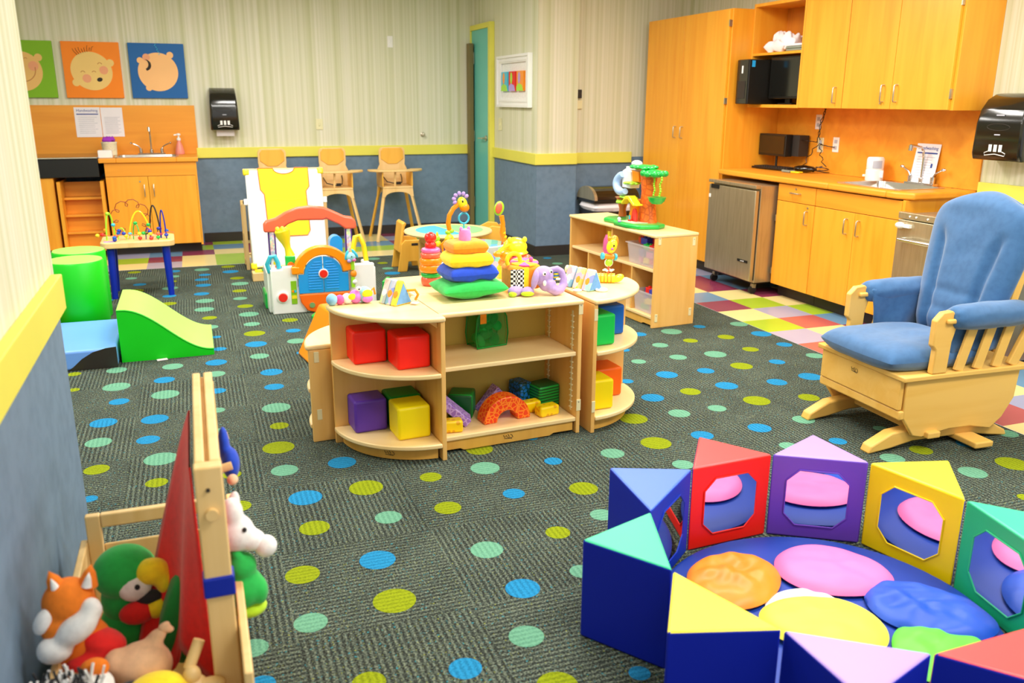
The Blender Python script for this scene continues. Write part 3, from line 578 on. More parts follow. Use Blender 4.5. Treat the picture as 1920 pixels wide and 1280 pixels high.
text('lettering','summit',0.017,'white',TR(4.0785,5.732,0.265)@FX,t,world=True)
b=B(t,True); b.bb(4.15,4.75,5.65,6.26,0.085,0.1,'black'); b.build('base_frame',t)
for x,y in((4.16,5.68),(4.16,6.23),(4.72,5.68),(4.72,6.23)):
    b=B(t,True); b.cyl((x,y-0.013,0.032),(x,y+0.013,0.032),0.032,'rubber'); b.bar((x+0.005,y,0.05),(x+0.01,y,0.088),0.036,0.03,'nickel'); b.build('castor',t,bevel=0.002)
# second steel appliance past the counter end
t=thing('steel_undercounter_fridge','stainless steel fridge with a bar handle behind the blue glider chair','fridge',(4.4,3.85,0))
b=B(t,True); b.bb(4.14,4.80,3.50,4.18,0.03,0.83,'steel'); b.build('body',t,bevel=0.004)
b=B(t,True); b.bb(4.10,4.138,3.505,4.175,0.06,0.80,'steel'); b.build('door',t,bevel=0.005)
b=B(t,True); b.bb(4.098,4.14,3.505,4.175,0.805,0.845,'steel'); b.build('top_trim',t,bevel=0.003)
b=B(t,True); b.tube([(4.10,4.10,0.685),(4.05,4.10,0.685),(4.05,3.58,0.685),(4.10,3.58,0.685)],0.013,MATS['chrome'],10); b.build('handle',t)
b=B(t,True); b.ell((4.085,4.14,0.765),(0.02,0.035,0.02),MATS['white']); b.bb(4.08,4.1,4.06,4.11,0.755,0.775,'white'); b.build('child_lock',t)
b=B(t,True)
for y in(4.08,4.03,3.94): b.cyl((4.094,y,0.825),(4.098,y,0.825),0.006,'white')
b.build('control_buttons',t)
# paper towel dispensers
def dispenser(label,loc,M,w=0.28,h=0.40,paper=True):
    t=thing('paper_towel_dispenser',label,'dispenser',loc); t.matrix_basis=Matrix.Translation(loc)@M   # local: x across, y up, z out
    prof=[(0,0),(0.20,0.0),(0.215,0.04),(0.215,0.22),(0.20,0.30),(0.16,0.36),(0.10,0.393),(0.05,h),(0,h)]
    b=B(); T=Matrix(((0,0,1,0),(0,1,0,0),(1,0,0,0),(0,0,0,1)))
    vs=[];n=len(prof)
    for k,(x,sc) in enumerate(((-w/2,0.93),(-w/2+0.015,1),(w/2-0.015,1),(w/2,0.93))):
        for z,y in prof: 
            tp=1-0.12*(y/h)**2
            vs.append((x*tp,y,z*sc))
    fs=[tuple(range(n)),tuple(range(3*n,4*n))[::-1]]
    for k in range(3):
        for i in range(n): fs.append((k*n+i,k*n+(i+1)%n,(k+1)*n+(i+1)%n,(k+1)*n+i))
    b.raw(vs,fs,'black_gloss'); b.build('cover',t,bevel=0.008,seg=3)
    if paper:
        b=B(); b.box((0,-0.03,0.11),(w*0.62,0.065,0.012),'paper'); b.build('paper_towel',t)
    b=B(); z=0.2155
    b.box((0,0.27,0.2100),(0.055,0.008,0.004),'ink_grey'); b.box((0,0.155,z),(0.04,0.007,0.003),'ink_grey')
    b.build('maker_mark',t)
    b=B()
    for i in(-1,0,1): b.box((i*0.036,0.075,z),(0.022,0.042,0.003),'white')
    P=[(-0.05,0.055),(-0.075,0.045),(-0.07,0.03),(-0.03,0.036),(0,0.04),(0.03,0.036),(0.07,0.03),(0.075,0.045),(0.05,0.055)]
    b.tube([(x,y,z) for x,y in P],0.0025,MATS['white'],6); b.build('instruction_symbol',t)
    b=B(); b.torus((0,0.20,z-0.001),1,0.0016,MATS['trim_dark'],Matrix.Diagonal((0.08,0.02,1,1))); b.build('lens_outline',t)
    return t
dispenser('black paper towel dispenser at the right edge, on the wall past the kitchen counter',(4.829,4.00,1.155),Matrix(((0,0,-1,0),(-1,0,0,0),(0,1,0,0),(0,0,0,1))),w=0.36,h=0.40,paper=False)
dispenser('black paper towel dispenser on the back wall with white paper hanging out',(0.36,9.799,1.185),Matrix(((1,0,0,0),(0,0,-1,0),(0,1,0,0),(0,0,0,1))),w=0.285,h=0.42)
# ================================================================ BACK-LEFT SINK CORNER
YB=9.15
t=thing('base_cabinet','orange wood double-door sink base cupboard on the back wall','cabinet',(-0.38,9.45,0))
b=B(t,True); b.bb(-0.79,0.035,YB+0.021,9.78,0.10,0.785,'kin'); b.bb(-0.78,0.025,YB+0.10,9.76,0,0.1,'trim_dark'); b.bb(0.02,0.04,YB,9.78,0.08,0.90,'kwood'); b.build('body',t)
b=B(t,True); b.bb(-0.79,0.035,YB,YB+0.02,0.772,0.90,'kwood_hx'); b.build('front_panel',t,bevel=0.0015)
for x0,x1,hx in((-0.79,-0.417,-0.455),(-0.413,0.035,-0.37)):
    b=B(t,True); b.bb(x0,x1,YB,YB+0.02,0.10,0.768,'kwood'); d=b.build('door',t,bevel=0.0015)
    kfix(pull(t,(hx,YB,0.58),(hx,YB,0.69),(0,-0.028,0)).build('handle',d),d)
b=B(t,True); b.cyl((-0.49,YB-0.004,0.72),(-0.49,YB,0.72),0.008,'nickel'); b.build('lock',t)
t=thing('countertop','orange laminate worktop holding the back-left sink','countertop',(-0.38,9.45,0.9))
b=B(t,True); m='kwood_hx'; s0,s1,q0,q1=-0.68,-0.14,9.25,9.60
b.bb(-0.835,s0,9.125,9.785,0.902,0.944,m); b.bb(s1,0.06,9.125,9.785,0.902,0.944,m); b.bb(s0,s1,9.125,q0,0.902,0.944,m); b.bb(s0,s1,q1,9.785,0.902,0.944,m); b.build('worktop',t,bevel=0.006)
sink('small stainless steel sink in the back-left counter',s0,s1,q0,q1,0.944,(-0.41,9.42,0.944))
faucet('chrome gooseneck faucet on the back-left sink',(-0.375,9.67,0.946),(0,-1,0))
t=thing('backsplash','large orange wood panel on the back wall above the small sink','backsplash',(-0.8,9.79,0.98))
b=B(t,True); b.bb(-2.6,0.075,9.786,9.799,0.93,1.43,'kwood_hx'); b.build('panel',t)
t=thing('changing_counter','black changing counter to the left of the back sink cupboard','counter',(-1.3,9.5,0.75))
b=B(t,True); b.bb(-2.6,-0.838,9.13,9.78,0.775,0.945,'black'); b.build('apron',t,bevel=0.004)
b=B(t,True); b.bb(-2.6,-0.838,9.12,9.78,0.946,0.962,'black_gloss'); b.bb(-2.6,-0.84,9.115,9.122,0.948,0.96,'nickel'); b.build('pad',t,bevel=0.003)
t=thing('base_cabinet','orange wood cupboard under the black changing counter','cabinet',(-1.9,9.45,0))
b=B(t,True); b.bb(-2.6,-1.26,YB+0.021,9.76,0.09,0.773,'kin'); b.bb(-2.58,-1.27,YB+0.08,9.75,0,0.09,'trim_dark'); b.bb(-1.262,-1.24,YB+0.005,9.76,0.09,0.773,'kwood'); b.build('body',t)
b=B(t,True); b.bb(-2.6,-1.245,YB,YB+0.02,0.09,0.77,'kwood'); b.build('door',t,bevel=0.002)
t=thing('pull_out_steps','wooden pull-out climbing steps under the black changing counter','steps',(-1.02,9.3,0))
b=B(t,True)
for x in(-1.215,-0.84): b.bb(x,x+0.03,9.10 if x>-1 else 9.12,9.60,0.02,0.735,'kwood')
b.build('side_panel',t)
for k,z in enumerate((0.09,0.255,0.415,0.575)):
    b=B(t,True); b.bb(-1.184,-0.842,9.13+0.04*k,9.36+0.06*k,z-0.022,z,'kwood_hx'); b.build('tread',t,bevel=0.003)
    b=B(t,True); b.bb(-1.184,-0.842,9.22+0.06*k,9.235+0.06*k,z,z+0.137,'kwood_hx'); b.build('riser',t)
notice('handwashing_notice','white handwashing notice taped on the back panel, the left one of two sheets',FY,0.235,0.29,(-0.94,9.784,1.265))
t=notice('printed_notice','white printed sheet taped right beside the handwashing notice on the back panel',FY,0.2,0.285,(-0.717,9.784,1.265),lines=14,head=False)
t=thing('wipes_tub','cream tub of wipes with a purple lid on the back counter','tub',(-0.755,9.55,0.946))
b=B(); b.lathe([(0.055,0),(0.065,0.01),(0.07,0.12),(0.074,0.125),(0.074,0.135),(0,0.14)],MATS['felt_cream']); b.build('tub',t)
b=B(); b.pillow((0,0,0.155),(0.12,0.11,0.045),mat('wipe_purple','#a02fc4',0.5),wr=0.03,seed=4); b.build('lid',t)
b=B(); b.box((0,0,0.035),(0.125,0.10,0.07),'white'); o=b.build('tissue_box',bevel=0.004); o.location=(-0.775,9.26,0.946); tag(o,'small white box at the left corner of the back counter','box')
t=thing('soap_pump','pink soap pump bottle right of the back faucet','bottle',(-0.105,9.68,0.946))
mat('soap_pink','#ee8f80',0.3); b=B(); b.lathe([(0.045,0),(0.047,0.02),(0.03,0.09),(0.018,0.12),(0.018,0.14),(0,0.14)],MATS['soap_pink']); b.build('bottle',t)
b=B(); b.lathe([(0.02,0.138),(0.02,0.16),(0.008,0.165),(0.008,0.185),(0.022,0.19),(0.02,0.205),(0,0.21)],MATS['white']); b.bar((0,0,0.197),(-0.045,-0.01,0.192),0.012,0.012,'white'); b.build('pump',t)
# ---------------------------------------------------------------- wall pictures
def face_poster(label,x0,x1,bg,skin,deco):
    t=thing('baby_face_poster',label,'poster',((x0+x1)/2,9.798,1.766)); t.matrix_basis=Matrix.Translation(t.location)@FY
    s=(x1-x0)
    b=B(); b.box((0,0,0.014),(s,0.532,0.028),bg); b.build('board',t,bevel=0.003)
    deco(t); return t
def disc(b,c,r,m,z0=0.028,z1=0.031,n=40,sx=1,sy=1,rot=0):
    P=[(c[0]+r*(sx*math.cos(a)*math.cos(rot)-sy*math.sin(a)*math.sin(rot)),c[1]+r*(sx*math.cos(a)*math.sin(rot)+sy*math.sin(a)*math.cos(rot))) for a in [2*PI*i/n for i in range(n)]]
    b.prism(P,z0,z1,MATS[m] if isinstance(m,str) else m)
def line(b,P,r,m,z=0.0315): b.tube([(x,y,z) for x,y in P],r,MATS[m] if isinstance(m,str) else m,6)
def arcp(cx,cy,r,a0,a1,n=10): return [(cx+r*math.cos(math.radians(a0+(a1-a0)*i/n)),cy+r*math.sin(math.radians(a0+(a1-a0)*i/n))) for i in range(n+1)]
mat('poster_green','#7fb800',0.6);mat('poster_orange','#ff8a00',0.6);mat('poster_blue','#0760a8',0.6);mat('skin_a','#f0c070',0.7);mat('skin_b','#f6cf7c',0.7);mat('skin_c','#ffc584',0.7);mat('cheek','#f2a77a',0.7);mat('ink_dark','#2a2018',0.7);mat('ink_line','#c98c50',0.7)
def dg(t):
    b=B(); disc(b,(-0.03,-0.02),0.185,'skin_a'); disc(b,(0.13,0.11),0.035,'skin_a',0.028,0.0306); b.build('face',t)
    b=B(); disc(b,(0.08,0.03),0.045,'cheek',0.031,0.0316); b.build('cheek',t)
    b=B(); line(b,arcp(-0.02,0.0,0.115,-110,10),0.004,'ink_line'); line(b,arcp(-0.03,0.02,0.02,20,160),0.003,'ink_line'); line(b,arcp(0.02,0.09,0.015,20,160),0.003,'ink_line'); b.build('smile',t)
def do(t):
    b=B(); disc(b,(-0.01,-0.01),0.19,'skin_b',sx=1.0,sy=0.95,rot=-0.5); disc(b,(0.165,0.07),0.035,'skin_b',0.028,0.0306); disc(b,(-0.16,-0.12),0.035,'skin_b',0.028,0.0306); b.build('face',t)
    b=B(); disc(b,(0.10,0.0),0.04,'cheek',0.031,0.0316); b.build('cheek',t); b=B(); disc(b,(-0.06,-0.08),0.04,'cheek',0.031,0.0316); b.build('cheek',t)
    b=B()
    for i in range(8): line(b,[(-0.12+i*0.018,0.14+i*0.006),(-0.15+i*0.024,0.175+0.006*i),(-0.16+i*0.027,0.20+0.003*i*(i%3))],0.0016,'ink_dark')
    b.build('hair',t)
    b=B(); line(b,arcp(0.07,0.05,0.02,20,160),0.003,'ink_line'); line(b,arcp(-0.09,-0.03,0.02,20,160),0.003,'ink_line'); line(b,arcp(0.01,-0.03,0.02,30,150),0.003,'ink_line'); b.build('eyes',t)
    b=B(); disc(b,(0.055,-0.09),0.026,'ink_dark',0.031,0.032,sx=1.0,sy=0.75,rot=0.3); b.build('mouth',t)
def db(t):
    b=B(); disc(b,(0.0,-0.01),0.19,'skin_c',sx=1,sy=0.98,rot=0.4); disc(b,(-0.16,0.10),0.03,'skin_c',0.028,0.0306); disc(b,(0.125,0.155),0.032,'skin_c',0.028,0.0306); disc(b,(-0.10,-0.165),0.03,'skin_c',0.028,0.0306); b.build('face',t)
    b=B(); P=arcp(-0.115,0.055,0.055,-80,85,14)+list(reversed(arcp(-0.135,0.065,0.05,-65,65,14))); b.prism(P,0.031,0.033,MATS['ink_dark']); b.build('mouth',t)
    b=B(); disc(b,(-0.10,0.13),0.035,'cheek',0.031,0.0316); b.build('cheek',t)
    b=B()
    for i in range(5): line(b,[(0.02+0.012*(i%2)-0.008*i,0.155+0.022*i),(0.032-0.012*(i%2)-0.008*i,0.172+0.022*i)],0.003,'toy_cyan')
    b.build('curl',t)
face_poster('green square poster with a smiling baby face, cut off by the near wall',-1.70,-1.177,'poster_green','skin_a',dg)
face_poster('orange square poster with a laughing baby face and tufts of hair',-1.10,-0.58,'poster_orange','skin_b',do)
face_poster('blue square poster with a tilted baby face and open mouth',-0.50,0.025,'poster_blue','skin_c',db)
# framed art on the door wall (local x across, y up, z out of the wall to -X)
t=thing('framed_picture','white framed picture of three small colourful canvases beside the teal door','picture',(3.139,8.445,1.682)); t.matrix_basis=Matrix.Translation(t.location)@FX
b=B(); b.box((0,0,0.008),(0.72,0.36,0.01),'felt_white'); b.build('mount_board',t)
b=B(); W,H,f=0.93,0.505,0.10
def ringf(W,H,fx,fy,z0,z1):
    o_=[(-W/2,-H/2),(W/2,-H/2),(W/2,H/2),(-W/2,H/2)]; i_=[(-W/2+fx,-H/2+fy),(W/2-fx,-H/2+fy),(W/2-fx,H/2-fy),(-W/2+fx,H/2-fy)]
    for k in range(4):
        q=(k+1)%4; b.prism([o_[k],o_[q],i_[q],i_[k]],z0,z1,MATS['white'])
ringf(W,H,f,f*0.75,0.002,0.034); ringf(W+0.002,H+0.002,0.03,0.026,0.0,0.048); ringf(W-0.12,H-0.10,0.012,0.012,0.0342,0.040)
b.build('frame',t,bevel=0.004)
for x,bg,c1,c2 in((-0.225,'toy_cyan','toy_orange','toy_lime'),(0.0,'vinyl_red2','toy_lime','toy_lilac'),(0.225,'toy_orange','toy_lilac','toy_lime')):
    b=B(); b.box((x,0.0,0.025),(0.19,0.19,0.03),bg); k=b.build('canvas',t,bevel=0.002)
    b=B(); b.prism([(x-0.095,-0.095),(x+0.095,-0.095),(x+0.06,-0.04),(x-0.03,-0.02),(x-0.095,-0.05)],0.0402,0.0412,MATS[c2]); disc(b,(x-0.02,0.03),0.05,c1,0.0402,0.0415,sx=0.6,sy=1.1); b.build('painted_figure',k).parent=k
def plate2(name,label,cat,loc,M,w,h,m,tog=True):
    t=thing(name,label,cat,loc); t.matrix_basis=Matrix.Translation(loc)@M
    b=B(); b.box((0,0,0.004),(w,h,0.007),m); b.build('plate',t,bevel=0.002)
    b=B(); b.box((0,0,0.010),(w*0.2,h*0.25,0.012),m); b.build('switch',t,bevel=0.001)
mat('almond','#e8e2b4',0.5)
plate2('light_switch','almond light switch on the back wall above the high chairs','switch',(1.35,9.799,1.235),FY,0.075,0.115,'almond')
plate2('light_switch','almond light switch beside the teal door under the picture','switch',(3.139,8.90,1.25),FX,0.09,0.125,'almond')
plate2('wall_sensor','small white sensor high on the back wall','sensor',(2.165,9.799,2.11),FY,0.06,0.12,'white')
t=thing('thermostat','small dark thermostat over a pale box on the wall edge beside the column','thermostat',(3.60,7.929,1.57)); 
b=B(t,True); b.bb(3.575,3.625,7.895,7.929,1.52,1.60,'trim_dark'); b.build('dial',t,bevel=0.003); b=B(t,True); b.bb(3.57,3.635,7.905,7.929,1.42,1.50,'almond'); b.build('box',t,bevel=0.003)
b=B(); b.lathe([(0.026,0),(0.026,0.006),(0.015,0.01),(0.012,0.03),(0.018,0.036),(0.016,0.046),(0,0.048)],MATS['nickel'],Matrix.Rotation(PI/2,4,'X')); o=b.build('door_stop'); o.location=(2.51,9.799,1.115); tag(o,'small round metal door stop on the back wall','door stop')
# trash can
t=thing('trash_can','black trash can with a swing lid and white liner behind the bookcase','trash can',(3.83,7.66,0))
b=B(); P=[(-0.235,-0.19),(0.235,-0.19),(0.235,0.19),(-0.235,0.19)]
vs=[(x*0.8,y*0.8,0.0) for x,y in P]+[(x,y,0.47) for x,y in P]; b.raw(vs,[(3,2,1,0),(4,5,6,7)]+[(i,(i+1)%4,4+(i+1)%4,4+i) for i in range(4)],'black'); b.build('bin',t,bevel=0.02,seg=3)
b=B(); b.pillow((0,0,0.50),(0.49,0.40,0.13),MATS['paper'],pw=8,wr=0.02,seed=3); b.build('liner',t)
b=B(); b.bb(-0.25,0.25,-0.205,0.205,0.545,0.575,'black'); b.prism([(0.205*math.cos(a),0.12*math.sin(a)) for a in [PI*i/12 for i in range(13)]],-0.24,0.24,MATS['black_gloss'],TR(0,0,0.575)@RZ(PI/2)@RX(PI/2)); b.build('lid',t,bevel=0.006)
b=B(); b.prism([(0.208*math.cos(a),0.123*math.sin(a)) for a in [PI*i/12 for i in range(13)]],-0.245,-0.215,MATS['steel'],TR(0,0,0.575)@RZ(PI/2)@RX(PI/2)); b.build('lid_trim',t)
# ================================================================ MAPLE SHELVING
def plates(t,spots,ax='y'):
    for (x,y,z) in spots:
        b=B(); d=(0.004,0.022,0.055) if ax=='x' else (0.022,0.004,0.055)
        b.box((x,y,z),d,'hardware'); b.cyl((x,y,z+0.016),(x+(0.003 if ax=='x' else 0),y-(0.003 if ax!='x' else 0),z+0.016),0.004,'nickel'); b.build('connector_plate',t,bevel=0.0015)
def emblem(t,x,y,z,M=None):
    b=B(); T=TR(x,y,z)@FY if M is None else M
    for k,P in enumerate(([(-.022,.008),(-.016,-.004),(-.008,.006),(-.002,-.006)],[(0,.01),(.006,.0),(.002,-.008),(.012,-.006)],[(.012,.008),(.02,.004),(.024,-.006),(.014,-.008)],[(-.018,-.008),(.0,-.01),(.02,-.012)])):
        b.tube([tuple(T@Vector((p[0],p[1],0.0008))) for p in P],0.0011,MATS['ink_dark'],5)
    b.build('branded_emblem' if False else 'emblem',t)
def shelf_unit(name,label,loc,rz,W,Dp,H,mid,dividers=(),divlow=(),strips=True,feet=True,backm='hardboard'):
    t=thing(name,label,'shelf unit',loc,rz)
    for x in (0.0,W-0.02):
        b=B(); b.bb(x,x+0.02,0.0,Dp,0,H-0.02,'maple'); b.build('side_panel',t,bevel=0.004)
    b=B(); b.bb(-0.004,W+0.004,-0.008,Dp+0.004,H-0.022,H,'maple_lit'); b.build('top',t,bevel=0.008,seg=3)
    b=B(); b.bb(0.02,W-0.02,Dp-0.03,Dp-0.022,0.05,H-0.022,backm); b.build('back_panel',t)
    b=B(); b.bb(0.0205,W-0.0205,0.012,Dp-0.031,mid-0.02,mid,'maple_lit'); b.build('shelf',t,bevel=0.004)
    b=B(); b.bb(0.0205,W-0.0205,0.002,Dp-0.031,0.06,0.08,'maple_lit'); b.build('shelf',t,bevel=0.004)
    for x in dividers:
        b=B(); b.bb(x-0.008,x+0.008,0.015,Dp-0.032,mid,H-0.0225,'maple'); b.build('divider',t,bevel=0.002)
    for x in divlow:
        b=B(); b.bb(x-0.008,x+0.008,0.015,Dp-0.032,0.08,mid-0.0205,'maple'); b.build('divider',t,bevel=0.002)
    b=B(); P=[(0.03,0.0595),(0.03,0.010),(0.10,0.010),(0.12,0.018),(W-0.14,0.018),(W-0.12,0.010)] if False else [(0.03,0.0595),(0.03,0.014),(0.10,0.014),(0.118,0.004),(W-0.15,0.004),(W-0.13,0.014),(W-0.03,0.014),(W-0.03,0.0595)]
    b.prism([(x,z) for x,z in P],-0.032,-0.014,MATS['maple_shade'],RX(PI/2)); b.build('toe_board',t,bevel=0.002)
    if strips:
        for side,x,s in((0,0.0205,1),(1,W-0.0205,-1)):
            for y in(0.055,Dp-0.075):
                b=B(); b.bb(min(x,x+s*0.0025),max(x,x+s*0.0025),y-0.006,y+0.006,0.10,H-0.06,'hardware')
                for k in range(17): b.bb(min(x,x+s*0.008),max(x,x+s*0.008),y-0.016,y+0.006,0.115+k*0.0275,0.120+k*0.0275,'hardware')
                b.build('shelf_standard',t)
    return t
UR=math.radians(3.7)
t=shelf_unit('storage_shelf','low maple shelf with open front in the middle of the room, cushions stacked on top',(0.905,3.357,0),UR,0.690,0.37,0.64,0.395)
emblem(t,0.33,0.0135,0.035)
plates(t,[(0.01,-0.001,0.555),(0.01,-0.001,0.12),(0.68,-0.001,0.60),(0.68,-0.001,0.14)])
t=shelf_unit('storage_shelf','low maple shelf standing back to back behind the middle one, plastic toys on top',(0.885+0.68,4.20,0),UR+PI,0.690,0.425,0.64,0.395,strips=False,backm='maple')
def quarter(label,loc,rz,H,R=0.41,levels=(0.08,0.395),side='maple'):
    t=thing('corner_shelf',label,'shelf unit',loc,rz)
    def sect(r,x0=0.0,n=20,a0=0,a1=90): return [(x0,x0)]+[(x0+(r-x0)*math.cos(math.radians(a0+(a1-a0)*i/n)),x0+(r-x0)*math.sin(math.radians(a0+(a1-a0)*i/n))) for i in range(n+1)]
    b=B(); b.prism(sect(R),H-0.022,H,MATS['maple_lit']); b.build('top',t,bevel=0.008,seg=3)
    b=B(); b.bb(0.0,R-0.012,0.001,0.021,0,H-0.0225,'maple'); b.build('side_panel',t,bevel=0.003)
    b=B(); b.bb(0.001,0.021,0.0215,R-0.012,0,H-0.0225,'maple'); b.build('side_panel',t,bevel=0.003)
    for z in levels:
        b=B(); b.prism(sect(R-0.006,0.0215),z-0.02,z,MATS['maple_lit']); b.build('shelf',t,bevel=0.005,seg=3)
    b=B(); n=20; r0,r1=R-0.055,R-0.04
    P=[(r1*math.cos(math.radians(5+80*i/n)),r1*math.sin(math.radians(5+80*i/n))) for i in range(n+1)]+[(r0*math.cos(math.radians(85-80*i/n)),r0*math.sin(math.radians(85-80*i/n))) for i in range(n+1)]
    b.prism(P,0.004,levels[0]-0.0205,MATS['maple_shade']); b.build('toe_board',t)
    # wooden knee brackets under the top
    b=B(); b.prism([(0.0215,0),(0.07,0),(0.0215,-0.035)],R-0.06,R-0.045,MATS['maple'],TR(0,0,H-0.023)@RX(PI/2)@RZ(0)@TR(0,0,-2*R+0.105)) ; b.build('bracket',t,bevel=0.003)
    return t,R
t,R=quarter('rounded maple corner shelf with red blocks above purple and yellow blocks',(0.898,3.700,0),UR+PI,0.64)
b=B(); b.cyl((0.28,0.285,0),(0.28,0.285,0.001),0.001,'maple'); b.bm.free()
a=math.radians(52); emblem(t,0,0,0,TR(0.371*math.cos(a),0.371*math.sin(a),0.032)@RZ(a+PI/2)@RX(PI/2))
t,R=quarter('rounded maple corner shelf with green and blue blocks right of the middle shelf',(1.613,3.775,0),UR-PI/2,0.64)
b=B(); b.box((R-0.0105,0.0105,0.57),(0.004,0.018,0.055),'hardware'); b.build('connector_plate',t,bevel=0.0015)
b=B(); b.box((R-0.0105,0.0105,0.13),(0.004,0.018,0.055),'hardware'); b.build('connector_plate',t,bevel=0.0015)
t,R=quarter('lower maple corner shelf turned away, half hidden behind the left rounded shelf',(0.80,3.722,0),UR+PI/2,0.455,R=0.405,levels=(0.08,0.25))
for z in (0.40,0.13):
    b=B(); b.box((0.0,0.36,z),(0.004,0.022,0.05),'hardware'); b.build('connector_plate',t,bevel=0.0015)
BK=math.radians(-85)
t=shelf_unit('bookcase','long low maple bookcase with toy bins, a toy tree on top',(2.747,6.146,0),BK,1.18,0.345,0.64,0.40,dividers=(0.6,),divlow=(0.27,0.88),strips=False,backm='maple')
plates(t,[(1.181,0.03,0.60),(1.181,0.03,0.07),(1.181,0.31,0.58),(1.181,0.31,0.09)],'x')
def onb(M,loc,rz,x,y,z,r=0):   # a spot on a unit -> world location and turn
    c,s=math.cos(rz),math.sin(rz); return (loc[0]+c*x-s*y,loc[1]+s*x+c*y,z),rz+r
def onbook(x,y,z): return onb(0,(2.747,6.146),BK,x,y,z)
# ================================================================ SOFT BLOCKS ON THE SHELVES
def block(label,loc,rz,m,s=0.148):
    b=B(); b.box((0,0,s/2),(s,s,s),m); o=b.build('soft_block',bevel=0.012,seg=3); o.location=loc; o.rotation_euler=(0,0,rz); tag(o,label,'block','soft vinyl blocks on the shelves'); return o
def fromcorner(x,y,rz,s=0.148):   # front-left bottom corner -> centre
    return (x+s/2*math.cos(rz)-s/2*math.sin(rz),y+s/2*math.sin(rz)+s/2*math.cos(rz))
e=0.001
for lab,x,y,rz,z,m in (
 ('red soft block on the upper left corner shelf, the left one',0.578,3.533,0.07,0.395+e,'vinyl_red'),
 ('red soft block on the upper left corner shelf, next to the upright panel',0.738,3.395,0.08,0.395+e,'vinyl_red'),
 ('purple soft block on the lowest left corner shelf',0.570,3.530,0.07,0.08+e,'vinyl_purple'),
 ('yellow soft block on the lowest left corner shelf in front of a green one',0.730,3.385,0.07,0.08+e,'vinyl_yellow'),
 ('dark green soft block behind the yellow one on the lowest left corner shelf',0.728,3.537,0.07,0.08+e,'vinyl_dgreen'),
 ('bright green soft block on the upper right corner shelf',1.648,3.452,0.09,0.395+e,'vinyl_green'),
 ('blue soft block behind the green one on the upper right corner shelf',1.775,3.607,0.09,0.395+e,'vinyl_blue'),
 ('yellow soft block on the lowest right corner shelf',1.645,3.446,0.05,0.08+e,'vinyl_yellow'),
 ('orange soft block behind the yellow one on the lowest right corner shelf',1.77,3.603,0.05,0.08+e,'vinyl_orange')):
    c=fromcorner(x,y,rz); block(lab,(c[0],c[1],z),rz,m)
mat('pat_green','#0f9a34',0.4,'bands',col2='#04501c',scale=22,axis='y');mat('pat_green2','#0f9a34',0.4,'bands',col2='#04501c',scale=22,axis='z')
mat('pat_blue','#1a6fb8',0.4,'cells',col2='#0b3f2c',scale=60);mat('pat_purple','#9a6fc8',0.4,'cells',col2='#c9a8e8',scale=45);mat('pat_orange','#f2400c',0.4,'cells',col2='#ff8a20',scale=45);mat('pat_yellow','#fbd500',0.4,'spots',col2='#e8a800',scale=40)
def onc(x,y): return onb(0,(0.905,3.357),UR,x,y,0.081)[0]
def fblock(label,p,rz,d,m,cat='block'):
    b=B(); b.box((0,0,d[2]/2),d,m); o=b.build('foam_block',bevel=0.01,seg=3); o.location=p; o.rotation_euler=(0,0,rz); tag(o,label,cat,'patterned foam blocks on the bottom middle shelf'); return o
fblock('green striped foam cube at the left of the bottom middle shelf',onc(0.195,0.245),-0.45,(0.115,0.115,0.115),'pat_green')
fblock('green striped foam cube at the right of the bottom middle shelf',onc(0.60,0.21),0.25,(0.12,0.11,0.115),'pat_green2')
fblock('blue and black patterned foam block behind the right green cube',onc(0.505,0.27),0.3,(0.07,0.10,0.12),'pat_blue')
fblock('yellow foam block with bumps at the left end of the bottom middle shelf',onc(0.077,0.067),-0.12,(0.10,0.06,0.055),'pat_yellow')
fblock('yellow foam block with bumps, the front one at the right of the orange arch',onc(0.56,0.085),0.2,(0.105,0.06,0.05),'pat_yellow')
fblock('yellow foam block with bumps, leaning behind the front right one',onc(0.50,0.155),0.15,(0.105,0.055,0.055),'pat_yellow')
def archblock(label,p,rz,R,r,dp,m,a0=0,a1=180):
    n=24; P=[(R*math.cos(math.radians(a0+(a1-a0)*i/n)),R*math.sin(math.radians(a0+(a1-a0)*i/n))) for i in range(n+1)]+[(r*math.cos(math.radians(a1-(a1-a0)*i/n)),r*math.sin(math.radians(a1-(a1-a0)*i/n))) for i in range(n+1)]
    b=B(); b.prism(P,-dp/2,dp/2,MATS[m],RX(PI/2)); o=b.build('foam_arch',bevel=0.006,seg=3); o.location=p; o.rotation_euler=rz; tag(o,label,'block','patterned foam blocks on the bottom middle shelf'); return o
archblock('orange foam arch with triangle pattern on the bottom middle shelf',onc(0.355,0.12),(0,0,0.12),0.118,0.052,0.085,'pat_orange')
p=onc(0.375,0.27); 
b=B(); b.prism([(-0.10,0),(0.10,0),(0.0,0.115)],-0.035,0.035,MATS['pat_purple'],RX(PI/2)); o=b.build('foam_block',bevel=0.006,seg=3); o.location=p; o.rotation_euler=(0,0,0.1); tag(o,'purple triangular foam block behind the orange arch','block','patterned foam blocks on the bottom middle shelf')
p=onc(0.135,0.17)
b=B(); b.box((0,0,0),(0.155,0.085,0.042),'pat_purple'); o=b.build('foam_block',bevel=0.006,seg=3); o.location=(p[0]-0.01,p[1]-0.035,0.145); o.rotation_euler=(0.0,0.72,-0.25); tag(o,'lilac patterned foam slab tilted against the left green cube','block','patterned foam blocks on the bottom middle shelf')
